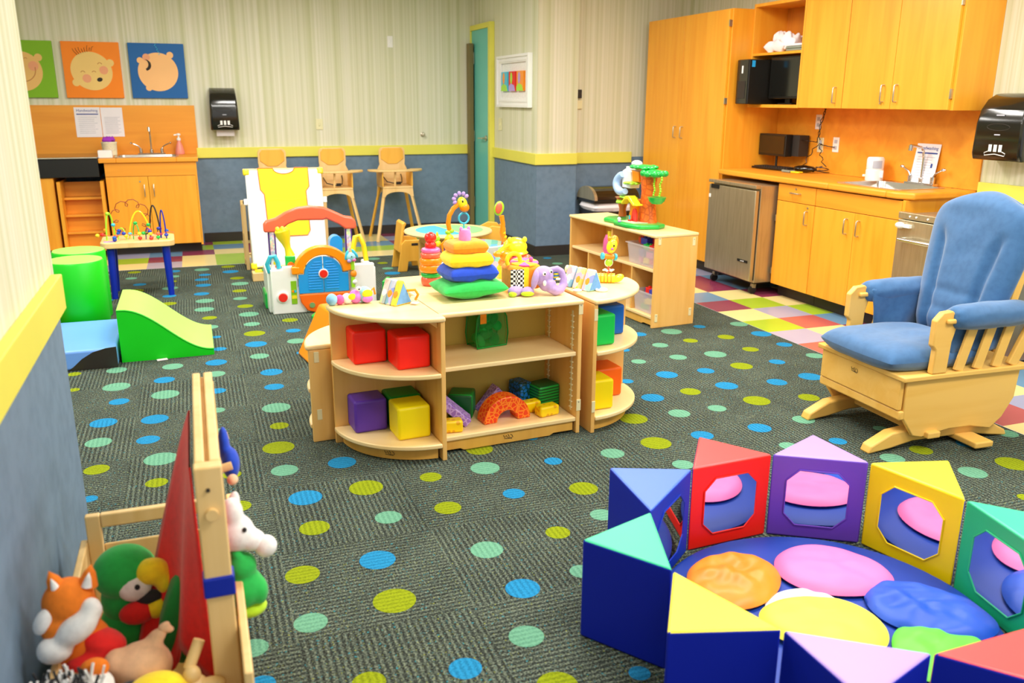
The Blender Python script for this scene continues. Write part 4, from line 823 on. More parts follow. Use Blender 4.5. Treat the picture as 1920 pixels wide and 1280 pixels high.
# green see-through bag of toys
t=thing('clear_toy_bag','clear plastic bag with green trim full of green toys on the middle shelf','bag',onb(0,(0.905,3.357),UR,0.335,0.275,0.396)[0],0.2)
mat('bag_film','#1fa034',0.1,trans=0.0,alpha=0.45)
b=B(); b.prism([(-0.078,0),(0.078,0),(0.085,0.06),(0.078,0.14),(0.045,0.20),(-0.045,0.20),(-0.078,0.14),(-0.085,0.06)],-0.045,0.045,MATS['bag_film'],RX(PI/2)); b.build('film',t,bevel=0.01,seg=3)
for y in(-0.047,0.047):
    b=B(); b.tube([(x,y,z) for x,z in((-0.078,0.004),(0.078,0.004),(0.086,0.06),(0.078,0.14),(0.045,0.20),(-0.045,0.20),(-0.078,0.14),(-0.086,0.06))],0.0042,MATS['vinyl_dgreen'],8,closed=True); b.build('piping',t)
r=random.Random(5)
for k in range(26):
    b=B(); b.ell((0,0,0),(0.024+0.012*r.random(),0.018,0.017+0.01*r.random()),MATS[r.choice(['vinyl_dgreen','vinyl_dgreen','vinyl_green','toy_green','felt_dgreen'])],rot=(r.random()*3,r.random()*3,0)); o=b.build('toy_piece',t); o.location=(r.uniform(-0.05,0.05)*(1 if k<18 else 0.5),r.uniform(-0.02,0.02),0.022+0.0064*k)
b=B(); b.box((-0.045,-0.047,0.14),(0.032,0.001,0.045),'felt_orange'); b.build('label_card',t)
# ================================================================ BOOKCASE CONTENTS
mat('bin_plastic','#f2e4e2',0.25,alpha=0.34)
def binbox(label,p,rz,w,d,h,fill,seed):
    t=thing('plastic_bin',label,'bin',p,rz); b=B(); k=0.9
    def ring(sx,sy,z): return [(-sx/2,-sy/2,z),(sx/2,-sy/2,z),(sx/2,sy/2,z),(-sx/2,sy/2,z)]
    vs=ring(w*k,d*k,0)+ring(w,d,h)+ring(w+0.02,d+0.02,h)+ring(w+0.02,d+0.02,h-0.008)+ring(w-0.006,d-0.006,h)+ring(w*k-0.006,d*k-0.006,0.004)
    f=[(3,2,1,0)]
    for a,c in((0,1),(3,2),(4,5)):
        for i in range(4): f.append((a*4+i,a*4+(i+1)%4,c*4+(i+1)%4,c*4+i))
    for i in range(4): f.append((8+i,8+(i+1)%4,16+(i+1)%4,16+i))
    f.append((20,21,22,23)); b.raw(vs,f,'bin_plastic'); b.build('bin',t)
    r=random.Random(seed)
    for j,(m,x,y,z,s) in enumerate(fill):
        b=B(); b.box((0,0,0),(s*1.5,s,s*0.8),m)
        for a in(-1,1): b.cyl((a*s*0.4,0,s*0.4),(a*s*0.4,0,s*0.56),s*0.22,m,n=12)
        o=b.build('toy_brick',bevel=0.002); o.location=(p[0]+math.cos(rz)*x-math.sin(rz)*y,p[1]+math.sin(rz)*x+math.cos(rz)*y,p[2]+z); o.rotation_euler=(0,0,rz+r.uniform(-.5,.5)); tag(o,{'toy_red':'red','toy_dblue':'blue','toy_yellow':'yellow','toy_green':'green','toy_pink':'pink'}[m]+' toy brick in the '+label.split(' on ')[0].split(' of ')[0]+', '+['lowest left','lowest middle','lowest right','centre left','centre right','near left top','near middle top','near right top','far left top','far top'][j%10],'toy brick','toy bricks in '+label)
    return t
p,rz=onbook(0.970,0.145,0.401)
binbox('frosted plastic bin of bricks on the upper right of the bookcase',p,rz,0.335,0.25,0.145,[('toy_pink',-0.07,-0.05,0.03,0.05),('toy_yellow',0.01,-0.05,0.03,0.05),('toy_red',0.08,-0.05,0.03,0.05),('toy_dblue',-0.05,-0.06,0.075,0.05),('toy_pink',0.05,-0.06,0.075,0.05),('toy_dblue',-0.03,-0.05,0.16,0.055),('toy_green',0.03,-0.075,0.13,0.045),('toy_red',0.09,-0.06,0.128,0.05),('toy_red',-0.10,-0.04,0.16,0.05),('toy_red',0.05,-0.02,0.175,0.06)],1)
p,rz=onbook(1.015,0.12,0.081)
binbox('small frosted bin of blocks at the lower right of the bookcase',p,rz,0.225,0.19,0.145,[('toy_green',-0.04,-0.03,0.025,0.045),('toy_yellow',0.0,-0.03,0.065,0.045),('toy_pink',0.04,-0.03,0.025,0.045),('toy_dblue',-0.04,-0.02,0.10,0.045),('toy_pink',0.035,0.03,0.095,0.045),('toy_dblue',-0.05,0.0,0.135,0.04),('toy_red',0.0,-0.02,0.145,0.05),('toy_dblue',0.055,-0.04,0.14,0.045),('toy_red',0.05,0.03,0.145,0.045),('toy_yellow',0.03,0.01,0.195,0.04)],2)
p,rz=onbook(0.165,0.10,0.081)
t=thing('toy_truck','red toy truck with a yellow barrel in the lower left corner of the bookcase','toy truck',p,rz); b=B(); b.box((0,0,0.045),(0.15,0.08,0.05),'toy_red'); b.box((0.05,0,0.085),(0.05,0.075,0.04),'toy_red'); b.build('body',t,bevel=0.006); b=B(); b.cyl((-0.03,0,0.07),(-0.03,0,0.13),0.032,'toy_yellow'); b.build('barrel',t,bevel=0.003)
for x in(-0.05,0.05):
    for y in(-0.042,0.042): b=B(); b.cyl((x,y-0.006,0.02),(x,y+0.006,0.02),0.02,'rubber'); b.build('wheel',t)
p,rz=onbook(0.79,0.16,0.081)
t=thing('toy_cart','small dark wire toy cart with a blue load on the lower shelf of the bookcase','toy cart',p,rz)
b=B(); b.tube([(-0.06,-0.04,0.01),(-0.06,-0.04,0.12),(0.06,-0.04,0.12),(0.06,-0.04,0.01)],0.004,MATS['black'],6); b.tube([(-0.06,0.04,0.01),(-0.06,0.04,0.12),(0.06,0.04,0.12),(0.06,0.04,0.01)],0.004,MATS['black'],6); b.bb(-0.06,0.06,-0.04,0.04,0.008,0.02,'black'); b.build('frame',t); b=B(); b.box((0.01,0,0.05),(0.06,0.06,0.05),'toy_dblue'); b.build('load',t,bevel=0.005)
p,rz=onbook(0.475,0.075,0.401)
t=thing('toy_playset','pink and yellow plastic toy figure set on the upper shelf of the bookcase','toy',p,rz)
b=B(); b.lathe([(0.035,0),(0.05,0.03),(0.045,0.10),(0.03,0.14),(0,0.15)],MATS['toy_pink']); b.build('body',t); b=B(); b.box((0.05,0,0.05),(0.05,0.06,0.07),'toy_pink'); b.build('carriage',t,bevel=0.01,seg=3)
b=B(); b.cyl((0.04,-0.01,0.087),(0.04,-0.01,0.175),0.025,'toy_yellow',r2=0.03); b.build('yellow_cup',t,bevel=0.004)
b=B(); b.tube([(0.075,0,0.08),(0.08,0,0.15),(0.08,0,0.205)],0.012,MATS['toy_dblue'],8); b.ell((0.08,0,0.212),0.012,MATS['black']); b.build('mast',t)
# ---------------------------------------------------------------- toy tree on the bookcase (local: x along the bookcase towards the camera)
p,rz=onbook(0.66,0.165,0.641)
t=thing('toy_tree_house','plastic toy tree house with green leaves, slide and swing on the bookcase','toy tree house',p,rz)
k=B(); k.prism([(-0.27,-0.06),(-0.20,-0.14),(-0.08,-0.13),(0.0,-0.175),(0.16,-0.175),(0.27,-0.13),(0.31,0.0),(0.27,0.08),(0.10,0.10),(-0.1,0.12),(-0.25,0.08)],0,0.03,MATS['toy_green']); k.build('grass_base',t,bevel=0.01,seg=3)
k=B(); k.prism([(0.02,-0.13),(0.17,-0.12),(0.20,0.0),(0.10,0.04),(0.0,0.0)],0.0305,0.034,MATS['felt_cream']); k.build('path',t)
mat('trunk','#f0741c',0.4,'cells',col2='#d85a14',scale=26)
k=B(); k.lathe([(0.085,0.03),(0.075,0.08),(0.065,0.16),(0.058,0.24),(0.066,0.31),(0.075,0.36),(0.05,0.38),(0,0.385)],MATS['trunk'],TR(0.13,0.02,0)@Matrix.Diagonal((1,0.75,1,1)),n=14); k.build('trunk',t)
k=B(); k.lathe([(0.055,0.03),(0.045,0.09),(0.05,0.15),(0.06,0.17),(0,0.175)],MATS['toy_orange'],TR(-0.03,0.03,0)); k.build('trunk',t)
k=B(); k.lathe([(0.03,0.035),(0.025,0.09),(0.05,0.17),(0.06,0.175),(0,0.176)],MATS['toy_brown'],TR(-0.18,0.01,0)); k.build('stump',t)
k=B(); k.prism([(math.cos(PI*i/10)*0.032,math.sin(PI*i/10)*0.055+0.035) for i in range(11)]+[(-0.032,0),(0.032,0)],0,0.01,MATS['toy_red'],TR(0.10,-0.062,0.036)@RX(PI/2)); k.build('door',t)
def leafy(c,r,m='toy_green',n='leaves',sd=0):
    k=B(); q=random.Random(sd); k.ell(c,r,MATS[m],n=16)
    for i in range(9):
        a=2*PI*i/9; k.ell((c[0]+math.cos(a)*r[0]*0.85,c[1]+math.sin(a)*r[1]*0.85,c[2]+q.uniform(-.003,.003)),(r[0]*0.3,r[1]*0.3,r[2]*0.8),MATS[m],n=10,k=6)
    k.build(n,t)
leafy((0.09,0.0,0.41),(0.11,0.08,0.018),sd=1); leafy((0.22,0.0,0.375),(0.10,0.08,0.028),sd=2)
leafy((-0.04,-0.01,0.29),(0.07,0.05,0.012),'toy_lime','leafy_platform',3); leafy((-0.06,-0.02,0.185),(0.08,0.05,0.012),'toy_lime','leafy_platform',4); leafy((-0.10,-0.04,0.15),(0.06,0.04,0.012),'toy_lime','leafy_platform',5)
k=B(); k.bb(-0.07,0.04,-0.005,0.06,0.30,0.375,'toy_orange'); k.build('cabin',t,bevel=0.006)
k=B(); k.prism([(-0.055,0),(0.055,0),(0.06,0.06),(0.05,0.12),(-0.02,0.135),(-0.055,0.12)],-0.04,0.04,MATS['toy_white'],TR(-0.10,0.02,0.25)@RX(PI/2)); k.ell((-0.03,0.02,0.425),(0.05,0.035,0.025),MATS['toy_white']); k.bb(-0.14,-0.01,0.0,0.05,0.38,0.40,'toy_white'); k.build('white_roof',t,bevel=0.004)
mat('toy_paleblue','#a9c8f4',0.3)
k=B(); P=[];n=16
pts=[]
for i in range(n+1):
    a=math.radians(115+190*i/n); pts.append((-0.10+0.095*math.cos(a),-0.03-0.03*i/n,0.285+0.065*math.sin(a)))
k.tube(pts,[0.012+0.018*math.sin(PI*(0.2+0.6*i/n)) for i in range(n+1)],MATS['toy_paleblue'],10); k.build('spiral_slide',t)
k=B(); k.prism([(0,0),(0.05,0.045),(0.09,0.05),(0.16,0.0),(0.19,0.0),(0.19,-0.012),(0.15,-0.015),(0.08,0.025),(0.04,0.02),(0,-0.02)],-0.03,0.03,MATS['toy_yellow'],TR(0.0,-0.09,0.165)@RX(PI/2)); k.build('yellow_slide',t,bevel=0.004)
for x in(0.245,0.315):
    k=B()
    for i in range(9): k.ell((x+0.006*math.sin(i*1.4)+(0.28-x)*(0.35 if i<3 else 0)*(3-i)/3*-1,-0.01,0.355-i*0.0155),(0.008,0.008,0.010),MATS['toy_lime'],n=8,k=6)
    k.build('swing_chain',t)
k=B(); k.lathe([(0.035,0.175),(0.055,0.195),(0.062,0.215),(0.065,0.22),(0.05,0.22),(0,0.205)],MATS['toy_green'],TR(0.28,-0.01,-0.0)); k.build('swing_basket',t)
k=B(); k.ell((0.0,-0.13,0.043),(0.016,0.012,0.013),MATS['toy_white']); k.build('flower',t)
k=B(); k.ell((0.06,-0.165,0.036),(0.014,0.012,0.009),MATS['toy_lilac']); k.build('flower',t)
k=B(); k.cyl((0.065,-0.085,0.034),(0.065,-0.085,0.045),0.012,'toy_red'); k.cyl((0.065,-0.085,0.045),(0.065,-0.085,0.075),0.006,'toy_cyan'); k.build('figure',t)
# ================================================================ HIGH CHAIRS
def high_chair(label,loc):
    t=thing('high_chair',label,'high chair',loc,0,'wooden high chairs along the back wall')
    # local: front faces -y
    H1=0.57
    tops={(-1,-1):(-0.14,-0.12),(1,-1):(0.14,-0.12),(-1,1):(-0.14,0.13),(1,1):(0.14,0.13)}
    for (sx,sy),(x,y) in tops.items():
        b=B(); b.bar((x+sx*0.115,y+sy*0.10,0.0),(x,y,H1),0.034,0.022,'hwood' if sy>0 else 'pine'); o=b.build('leg',t,bevel=0.004)
    for sy,y in((-1,-0.145),(1,0.155)):
        b=B(); P=[(-0.165,0.10),(0.165,0.10),(0.175,0.0),(0.14,0.0)]+[(0.14*math.cos(math.radians(a)),0.055*math.sin(math.radians(a))) for a in range(20,161,14)]+[(-0.14,0.0),(-0.175,0.0)]
        b.prism(P,-0.009,0.009,MATS['pine'],TR(0,y,0.475)@RX(PI/2)); b.build('apron',t,bevel=0.003)
    b=B(); b.bb(-0.165,0.165,-0.16,0.17,H1,H1+0.018,'pine'); b.build('seat',t,bevel=0.004)
    for sx in(-1,1):
        b=B(); b.bb(min(sx*0.155,sx*0.17),max(sx*0.155,sx*0.17),-0.15,0.16,H1+0.0185,0.742,'hwood'); b.build('side_panel',t,bevel=0.004)
    b=B(); P=[(0.155,0),(0.165,0.17),(0.14,0.22),(0.145,0.26),(0.145,0.36)]+[(0.145-0.045*(1-math.cos(math.radians(a))),0.36+0.045*math.sin(math.radians(a))) for a in range(15,91,15)]
    P=P+[(-x,z) for x,z in reversed(P)]
    b.prism(P,-0.009,0.009,MATS['pine'],TR(0,0.115,H1+0.02)@RX(PI/2)); b.build('backrest',t,bevel=0.004)
    b=B(); P=[(-0.125,0.36),(-0.125,0.28),(-0.05,0.225),(0.05,0.225),(0.125,0.28),(0.125,0.36),(0.10,0.395),(-0.10,0.395)]
    b.prism(P,-0.004,0.004,MATS['hwood'],TR(0,0.101,H1+0.02)@RX(PI/2)); b.build('head_panel',t,bevel=0.003)
    b=B(); P=[(0.30*math.cos(math.radians(a)),0.02-0.0+0.17*math.sin(math.radians(a))) for a in range(180,361,12)]+[(0.30,0.06),(0.17,0.06),(0.17,0.03),(0.12,-0.03),(-0.12,-0.03),(-0.17,0.03),(-0.17,0.06),(-0.30,0.06)]
    b.prism(P,0.745,0.767,MATS['pine'],TR(0,-0.06,0)); b.build('tray',t,bevel=0.006,seg=3)
    b=B(); b.bar((-0.03,-0.135,H1+0.02),(-0.02,-0.13,0.744),0.02,0.02,'pine'); b.build('crotch_post',t,bevel=0.003)
    b=B(); b.tube([(-0.11,0.09,0.68),(-0.09,-0.02,0.63),(0.0,-0.06,0.61),(0.07,-0.04,0.62),(0.09,0.05,0.66),(0.09,0.09,0.7)],0.006,MATS['black'],6); b.box((0.03,-0.055,0.615),(0.05,0.02,0.03),'black'); b.build('strap',t)
    return t
hc=high_chair('light wooden high chair on the right, standing clear in front of the blue wall',(2.085,9.42,0))
dup(hc,(1.43,9.42,0),0,'light wooden high chair in the middle, partly behind the white easel')
dup(hc,(0.80,9.42,0),0,'light wooden high chair on the left, only its back showing over the white easel')
# ================================================================ EASEL WITH YELLOW SMOCK (leans back)
t=thing('painting_easel','white painting easel with wooden base and yellow smock hung on it','easel',(0.735,7.56,0))
A=math.atan2(0.16,0.92)
T0=TR(0,0,0)@RX(-A)
b=B(); b.M=T0; b.bb(-0.32,0.32,-0.012,0.012,0.10,0.925,'white_gloss'); b.build('board',t,bevel=0.02,seg=3)
for sx in(-1,1):
    for z in(0.115,0.91):
        b=B(); b.M=T0; b.box((sx*0.31,0,z),(0.055,0.034,0.055),'toy_yellow'); b.build('corner_cap',t,bevel=0.014,seg=3)
    b=B(); b.M=T0; b.box((sx*0.335,-0.004,0.66),(0.03,0.035,0.05),'white'); b.box((sx*0.352,0,0.66),(0.012,0.02,0.03),'black'); b.build('clip',t,bevel=0.004)
    b=B(); b.bar((sx*0.30,0.30,0.012),(sx*0.30,0.165,0.90),0.03,0.02,'pine'); b.build('rear_leg',t,bevel=0.003)
b=B(); b.bb(-0.335,0.335,-0.10,0.04,0.0,0.075,'pine'); b.build('paint_tray',t,bevel=0.006)
b=B(); b.bb(-0.31,0.31,-0.085,0.025,0.0755,0.085,'toy_yellow'); b.build('tray_liner',t,bevel=0.003)
b=B(); b.M=T0; b.cyl((-0.335,0.02,0.93),(0.335,0.02,0.93),0.012,'pine'); b.build('top_rod',t)
b=B(); b.ell((-0.22,-0.08,0.095),(0.04,0.02,0.012),MATS['toy_green']); b.build('paint_lid',t)
o=None
mat('smock_yellow','#f6e80c',0.55);mat('smock_edge','#f0701c',0.6)
b=B(); P=[(-0.215,0.94),(-0.09,0.94)]+[(0.09*math.cos(math.radians(a)),0.94+0.05*math.sin(math.radians(a))) for a in range(195,346,15)]+[(0.09,0.94),(0.205,0.94),(0.205,0.78),(0.175,0.74),(0.185,0.40),(0.16,0.36),(-0.14,0.36),(-0.165,0.40),(-0.175,0.72),(-0.205,0.76)]
b.M=TR(0.735,7.56,0)@T0
b.prism([(x,z) for x,z in P],0.0135,0.0165,MATS['smock_yellow'],RX(PI/2)); 
t=thing('art_smock','yellow plastic child smock with orange edging hung on the white easel','smock',(0.735,7.56,0.0)); b.M=b.M
o=b.build('cloth',t,bevel=0.001); o.data.transform(TR(-0.735,-7.56,0))
b=B(); b.tube([tuple(T0@Vector((x,-0.0165,z))) for x,z in P],0.004,MATS['smock_edge'],6,closed=True); b.build('edging',t)
b=B(); b.tube([tuple(T0@Vector((-0.165+0.33*i/8,-0.0172,0.67+0.004*math.sin(i)))) for i in range(9)],0.002,MATS['smock_yellow'],6); b.build('fold',t)
# drying rack of wooden dowels behind the easel
t=thing('drying_rack','light wooden dowel rack standing behind the white easel','rack',(0.76,8.15,0))
for x in(-0.36,0.36):
    for y in(-0.12,0.16):
        b=B(); b.bar((x,y,0.0),(x*1.0,y*0.9,0.60),0.03,0.025,'pine'); b.build('post',t,bevel=0.004)
    for z in(0.06,0.30,0.56):
        b=B(); b.cyl((x,-0.11,z),(x,0.15,z),0.010,'pine'); b.build('dowel',t)
for z in(0.10,0.56): b=B(); b.cyl((-0.35,0.145,z),(0.35,0.145,z),0.010,'pine'); b.build('dowel',t)
# ================================================================ ROUND TABLE AND CHUNKY CHAIRS
t=thing('round_table','small round wooden table with a blue and green insert by the teal door','table',(1.94,6.80,0))
b=B(); b.lathe([(0,0.435),(0.33,0.435),(0.36,0.445),(0.365,0.455),(0.36,0.465),(0,0.465)],MATS['maple_lit'],n=48); b.build('tabletop',t)
b=B(); b.prism([(0.27*math.cos(math.radians(a)),0.27*math.sin(math.radians(a))) for a in range(100,281,10)],0.4655,0.468,MATS[ 'toy_cyan']); b.build('blue_insert',t)
b=B(); b.prism([(0.02+0.27*math.cos(math.radians(a)),0.27*math.sin(math.radians(a))) for a in range(-80,101,10)],0.4655,0.468,mat('insert_green','#8fdc8c',0.4)); b.build('green_insert',t)
b=B(); b.box((0,0,0.39),(0.40,0.40,0.09),'maple_shade'); b.build('apron',t,bevel=0.01)
for sx in(-1,1):
    for sy in(-1,1): b=B(); b.box((sx*0.18,sy*0.18,0.18),(0.05,0.05,0.36),'maple'); b.build('leg',t,bevel=0.008)
def cube_chair(label,loc,rz):
    t=thing('cube_chair',label,'chair',loc,rz,'chunky wooden chairs round the small table')
    P=[(-0.14,0),(-0.055,0),(-0.04,0.09),(0.04,0.09),(0.055,0),(0.14,0),(0.11,0.25),(0.08,0.285),(-0.07,0.285),(-0.10,0.25)]
    for y in(-0.13,0.13):
        b=B(); b.prism(P,-0.009,0.009,MATS['hwood'],TR(0,y,0)@RX(PI/2)); b.build('side_panel',t,bevel=0.005)
    b=B(); b.bb(-0.09,0.09,-0.12,0.12,0.15,0.17,'hwood'); b.build('seat',t,bevel=0.003)
    b=B(); b.prism([(-0.12,0.171),(-0.10,0.171),(-0.06,0.40),(-0.045,0.43),(-0.06,0.445),(-0.085,0.43)],-0.12,0.12,MATS['hwood'],RX(PI/2)); b.build('backrest',t,bevel=0.008,seg=3)
    b=B(); b.box((0.02,-0.1402,0.245),(0.06,0.003,0.022),'trim_dark'); b.build('hand_slot',t,bevel=0.001)
    return t
c0=cube_chair('chunky wooden chair facing sideways in front of the round table with a hand slot',(1.80,7.62,0),0.0)
t=thing('toddler_chair','wooden toddler chair with rounded back at the right of the round table','chair',(2.40,7.08,0),-0.2)
for y in(-0.14,0.14):
    b=B(); b.prism([(-0.12,0),(0.12,0),(0.12,0.40),(0.08,0.45),(0.0,0.46),(-0.08,0.42),(-0.12,0.34)],-0.009,0.009,MATS['hwood'],TR(0,y,0)@RX(PI/2)); b.build('side_panel',t,bevel=0.006)
b=B(); b.bb(-0.11,0.11,-0.13,0.13,0.2,0.22,'hwood'); b.build('seat',t,bevel=0.003)
b=B(); b.bb(0.10,0.12,-0.131,0.131,0.22,0.44,'hwood'); b.build('backrest',t,bevel=0.003)
# ================================================================ TOYS ON THE MIDDLE SHELVES
ZT=0.6405
# stacked cushions: each one lifts off
SC=(1.130,3.640); 
for k,(w,d,h,z,m,rz,lab,wr,pn,pw) in enumerate((
  (0.335,0.26,0.092,ZT+0.046,'felt_green',0.05,'green cushion, lowest and largest of the stacked cushions on the middle shelf',0.012,0.10,2.2),
  (0.252,0.21,0.068,ZT+0.113,'felt_blue',0.10,'royal blue cushion between the green and yellow ones in the stack',0.012,0.04,6),
  (0.222,0.195,0.064,ZT+0.173,'felt_yellow',0.0,'yellow square cushion between the blue and orange ones in the stack',0.006,0.0,7),
  (0.182,0.165,0.056,ZT+0.228,'felt_orange',0.05,'orange cushion, the topmost flat one of the stack',0.004,0.0,7))):
    b=B(); b.pillow((0,0,0),(w,d,h),MATS[m],pw=pw,wr=wr,seed=k*3+2,pinch=pn,n=20); o=b.build('cushion',sub=1); o.location=(SC[0]-0.003*k,SC[1]+0.002*k,z); o.rotation_euler=(0,0,rz); tag(o,lab,'cushion','soft stacking cushions on the middle shelf')
b=B(); b.lathe([(0.028,0),(0.027,0.035),(0.022,0.05),(0,0.055)],MATS['felt_pink'],n=18)
for sx in(-1,1): b.ell((sx*0.018,0,0.052),(0.008,0.006,0.012),MATS['felt_pink'],n=10,k=6)
mat('felt_mauve','#e58fd0',0.85,'felt'); b.mats=[MATS['felt_mauve']]
o=b.build('plush_topper'); o.location=(SC[0]-0.012,SC[1]+0.008,ZT+0.2525); tag(o,'little mauve plush head with ears topping the cushion stack','plush toy')
# plastic stacker behind, left
t=thing('ring_stacker','plastic ring stacker with a red knob left behind the cushion stack','stacking toy',(1.033,3.93,ZT))
for z,r,h,m,n in((0.022,0.050,0.022,'toy_coral','base'),(0.052,0.050,0.013,'toy_green','ring'),(0.083,0.056,0.019,'toy_orange','ring'),(0.116,0.054,0.018,'toy_orange','ring'),(0.146,0.050,0.014,'toy_coral','ring'),(0.168,0.046,0.012,'toy_pink','ring')):
    b=B(); b.lathe([(0,-h)]+[(r-0.012+0.012*math.cos(math.radians(a)),h*math.sin(math.radians(a))) for a in range(-90,91,18)]+[(0,h)],MATS[m],TR(0,0,z)); b.build(n,t)
b=B(); b.ell((0,0,0.192),(0.028,0.028,0.024),MATS['toy_red']); b.ell((0,0,0.228),(0.029,0.029,0.027),MATS['toy_red']); b.build('knob',t)
# yellow hippo ball toy behind, right
t=thing('ball_popper_toy','yellow and orange plastic animal toy right behind the cushion stack','toy',(1.475,3.98,ZT))
b=B(); b.lathe([(0.085,0),(0.085,0.05),(0.075,0.065),(0,0.066)],MATS['toy_yellow']); b.build('base',t)
b=B(); b.lathe([(0.078,0.067),(0.08,0.075),(0.075,0.085),(0,0.086)],MATS['toy_orange']); b.ell((-0.05,-0.03,0.115),(0.035,0.03,0.028),MATS['toy_orange']); b.ell((0.04,-0.02,0.10),(0.045,0.045,0.02),MATS['toy_coral']); b.build('middle',t)
b=B(); b.ell((0.0,-0.045,0.096),(0.035,0.03,0.022),MATS['toy_pink']); b.build('ball',t)
b=B(); b.ell((0.01,0.01,0.15),(0.062,0.055,0.05),MATS['toy_yellow']); b.lathe([(0.064,0.118),(0.072,0.125),(0.064,0.134)],MATS['toy_yellow']); b.ell((-0.03,-0.02,0.192),(0.012,0.01,0.015),MATS['toy_yellow']); b.ell((0.05,-0.02,0.19),(0.012,0.01,0.015),MATS['toy_yellow']); b.build('head',t)
b=B(); b.tube([(-0.03,-0.02,0.17),(-0.07,-0.04,0.16),(-0.10,-0.05,0.14)],0.008,MATS['toy_yellow'],8); b.ell((-0.105,-0.05,0.13),(0.022,0.018,0.015),MATS['toy_orange']); b.build('arm',t)
# elephant shape sorter
t=thing('plush_elephant_sorter','plush purple elephant toy box with checked side and yellow handle on the middle shelf','plush toy',(1.410,3.640,ZT),0.10)
mat('check_bw','#141414',0.8,'check',col2='#f4f0ea',scale=95)
b=B(); b.box((-0.02,0.01,0.075),(0.155,0.13,0.115),'felt_coral' if False else 'felt_orange'); b.build('body',t,bevel=0.02,seg=3)
b=B(); b.box((-0.075,-0.06,0.075),(0.062,0.008,0.09),'check_bw',rz=-0.25); b.build('checked_panel',t,bevel=0.003)
b=B(); b.box((-0.035,-0.062,0.075),(0.035,0.008,0.105),'felt_yellow'); b.build('yellow_panel',t,bevel=0.004)
b=B()
for i in range(8):
    a0=i*PI/4; P=[(0,0)]+[(0.068*math.cos(a0+PI/4*j/4),0.055*math.sin(a0+PI/4*j/4)) for j in range(5)]
    b.prism(P,0,0.008,MATS['felt_pink' if i%2 else 'felt_yellow'],TR(-0.01,0.0,0.135)@RX(0.15))
b.build('lid',t,bevel=0.002)
b=B(); b.tube([(-0.01,0.0,0.14)]+[(-0.065+0.034*math.cos(math.radians(a)),0.0,0.150+0.034*math.sin(math.radians(a))) for a in range(-30,211,20)],0.010,MATS['felt_yellow'],10); b.build('handle',t)
b=B(); b.ell((0.02,-0.01,0.152),(0.01,0.01,0.012),MATS['felt_pink']); b.build('tassel',t)
b=B(); b.ell((-0.085,-0.06,0.022),(0.035,0.028,0.024),MATS['felt_lilac']); b.ell((-0.035,-0.085,0.02),(0.032,0.026,0.022),MATS['felt_lilac']); b.build('feet',t)
b=B(); b.ell((-0.105,-0.075,0.012),(0.02,0.018,0.013),MATS['felt_lime']); b.ell((-0.045,-0.105,0.014),(0.03,0.012,0.012),MATS['felt_lime'],rot=(0,0,-.4)); b.build('feet_soles',t)
b=B(); b.ell((0.045,-0.085,0.085),(0.05,0.042,0.048),MATS['felt_lilac']); b.ell((0.055,-0.10,0.05),(0.038,0.03,0.035),MATS['felt_lilac']);
P=[(0.065,-0.11,0.06),(0.07,-0.125,0.03),(0.085,-0.13,0.022),(0.115,-0.125,0.025),(0.132,-0.12,0.045),(0.135,-0.115,0.075),(0.125,-0.11,0.105),(0.105,-0.105,0.118),(0.08,-0.10,0.115)]
b.tube(P,[0.028,0.026,0.024,0.021,0.019,0.017,0.016,0.015,0.013],MATS['felt_lilac'],12); b.ell((0.08,-0.10,0.115),0.013,MATS['felt_lilac']); b.build('head',t,remesh=0.004)
b=B(); b.ell((-0.005,-0.10,0.075),(0.012,0.024,0.045),MATS['felt_lilac'],rot=(0,0.25,0)); b.build('ear',t)
mat('ear_stripe','#2a7ab8',0.8,'bands',col2='#e8d820',scale=20,axis='z')
b=B(); b.ell((0.105,-0.10,0.09),(0.016,0.01,0.03),MATS['ear_stripe'],rot=(0,0.3,0)); b.build('ear_lining',t)
b=B(); b.ell((0.028,-0.128,0.105),(0.009,0.004,0.010),MATS['felt_white']); b.ell((0.062,-0.128,0.112),(0.008,0.004,0.009),MATS['felt_white']); b.ell((0.029,-0.132,0.104),(0.004,0.003,0.005),MATS['felt_black']); b.ell((0.062,-0.132,0.111),(0.004,0.003,0.005),MATS['felt_black']); b.build('eyes',t)
b=B(); b.ell((0.028,-0.132,0.062),(0.008,0.007,0.013),MATS['felt_white']); b.ell((0.092,-0.142,0.078),(0.012,0.007,0.006),MATS['felt_white']); b.build('tusks',t)
# row of printed cloth prisms (right corner shelf)
mat('cloth_b','#a7cfe6',0.85,'rainbow',scale=30);mat('cloth_y','#ece66a',0.85,'rainbow',scale=30);mat('cloth_s','#b9d3ea',0.85,'rainbow',scale=26);mat('cloth_w','#f1ead2',0.85,'rainbow',scale=20);mat('cloth_sky','#6ea4dd',0.85,'felt');mat('cloth_y2','#f3e04a',0.85,'felt')
def prismtoy(label,loc,rz,mats,step,w=0.075,h=0.085,d=0.05,caps=('cloth_b',)):
    t=thing('cloth_prism_toy',label,'soft toy',loc,rz)
    for i,(m,cap) in enumerate(mats):
        b=B(); b.prism([(-w/2,0),(w/2,0),(0.006,h),(-0.006,h)],-d/2,d/2,MATS[m],TR(0,-i*step,0)@RX(PI/2)); q=b.build('prism',t,bevel=0.007,seg=3)
        b=B(); b.prism([(-w/2+.008,0.006),(w/2-.008,0.006),(0,h-.01)],-0.001,0.001,MATS[cap],TR(0,-i*step-d/2-0.001,0)@RX(PI/2)); b.build('end_panel',q).parent=q
        b=B(); ang=math.atan2(h,w/2); b.ell((-w/4-0.003,-i*step,h*0.48),(0.002,0.014,0.02),MATS[('felt_white','felt_orange','felt_orange','felt_sky')[i%4]],rot=(0,PI/2-ang,0)); b.build('patch',q).parent=q
    return t
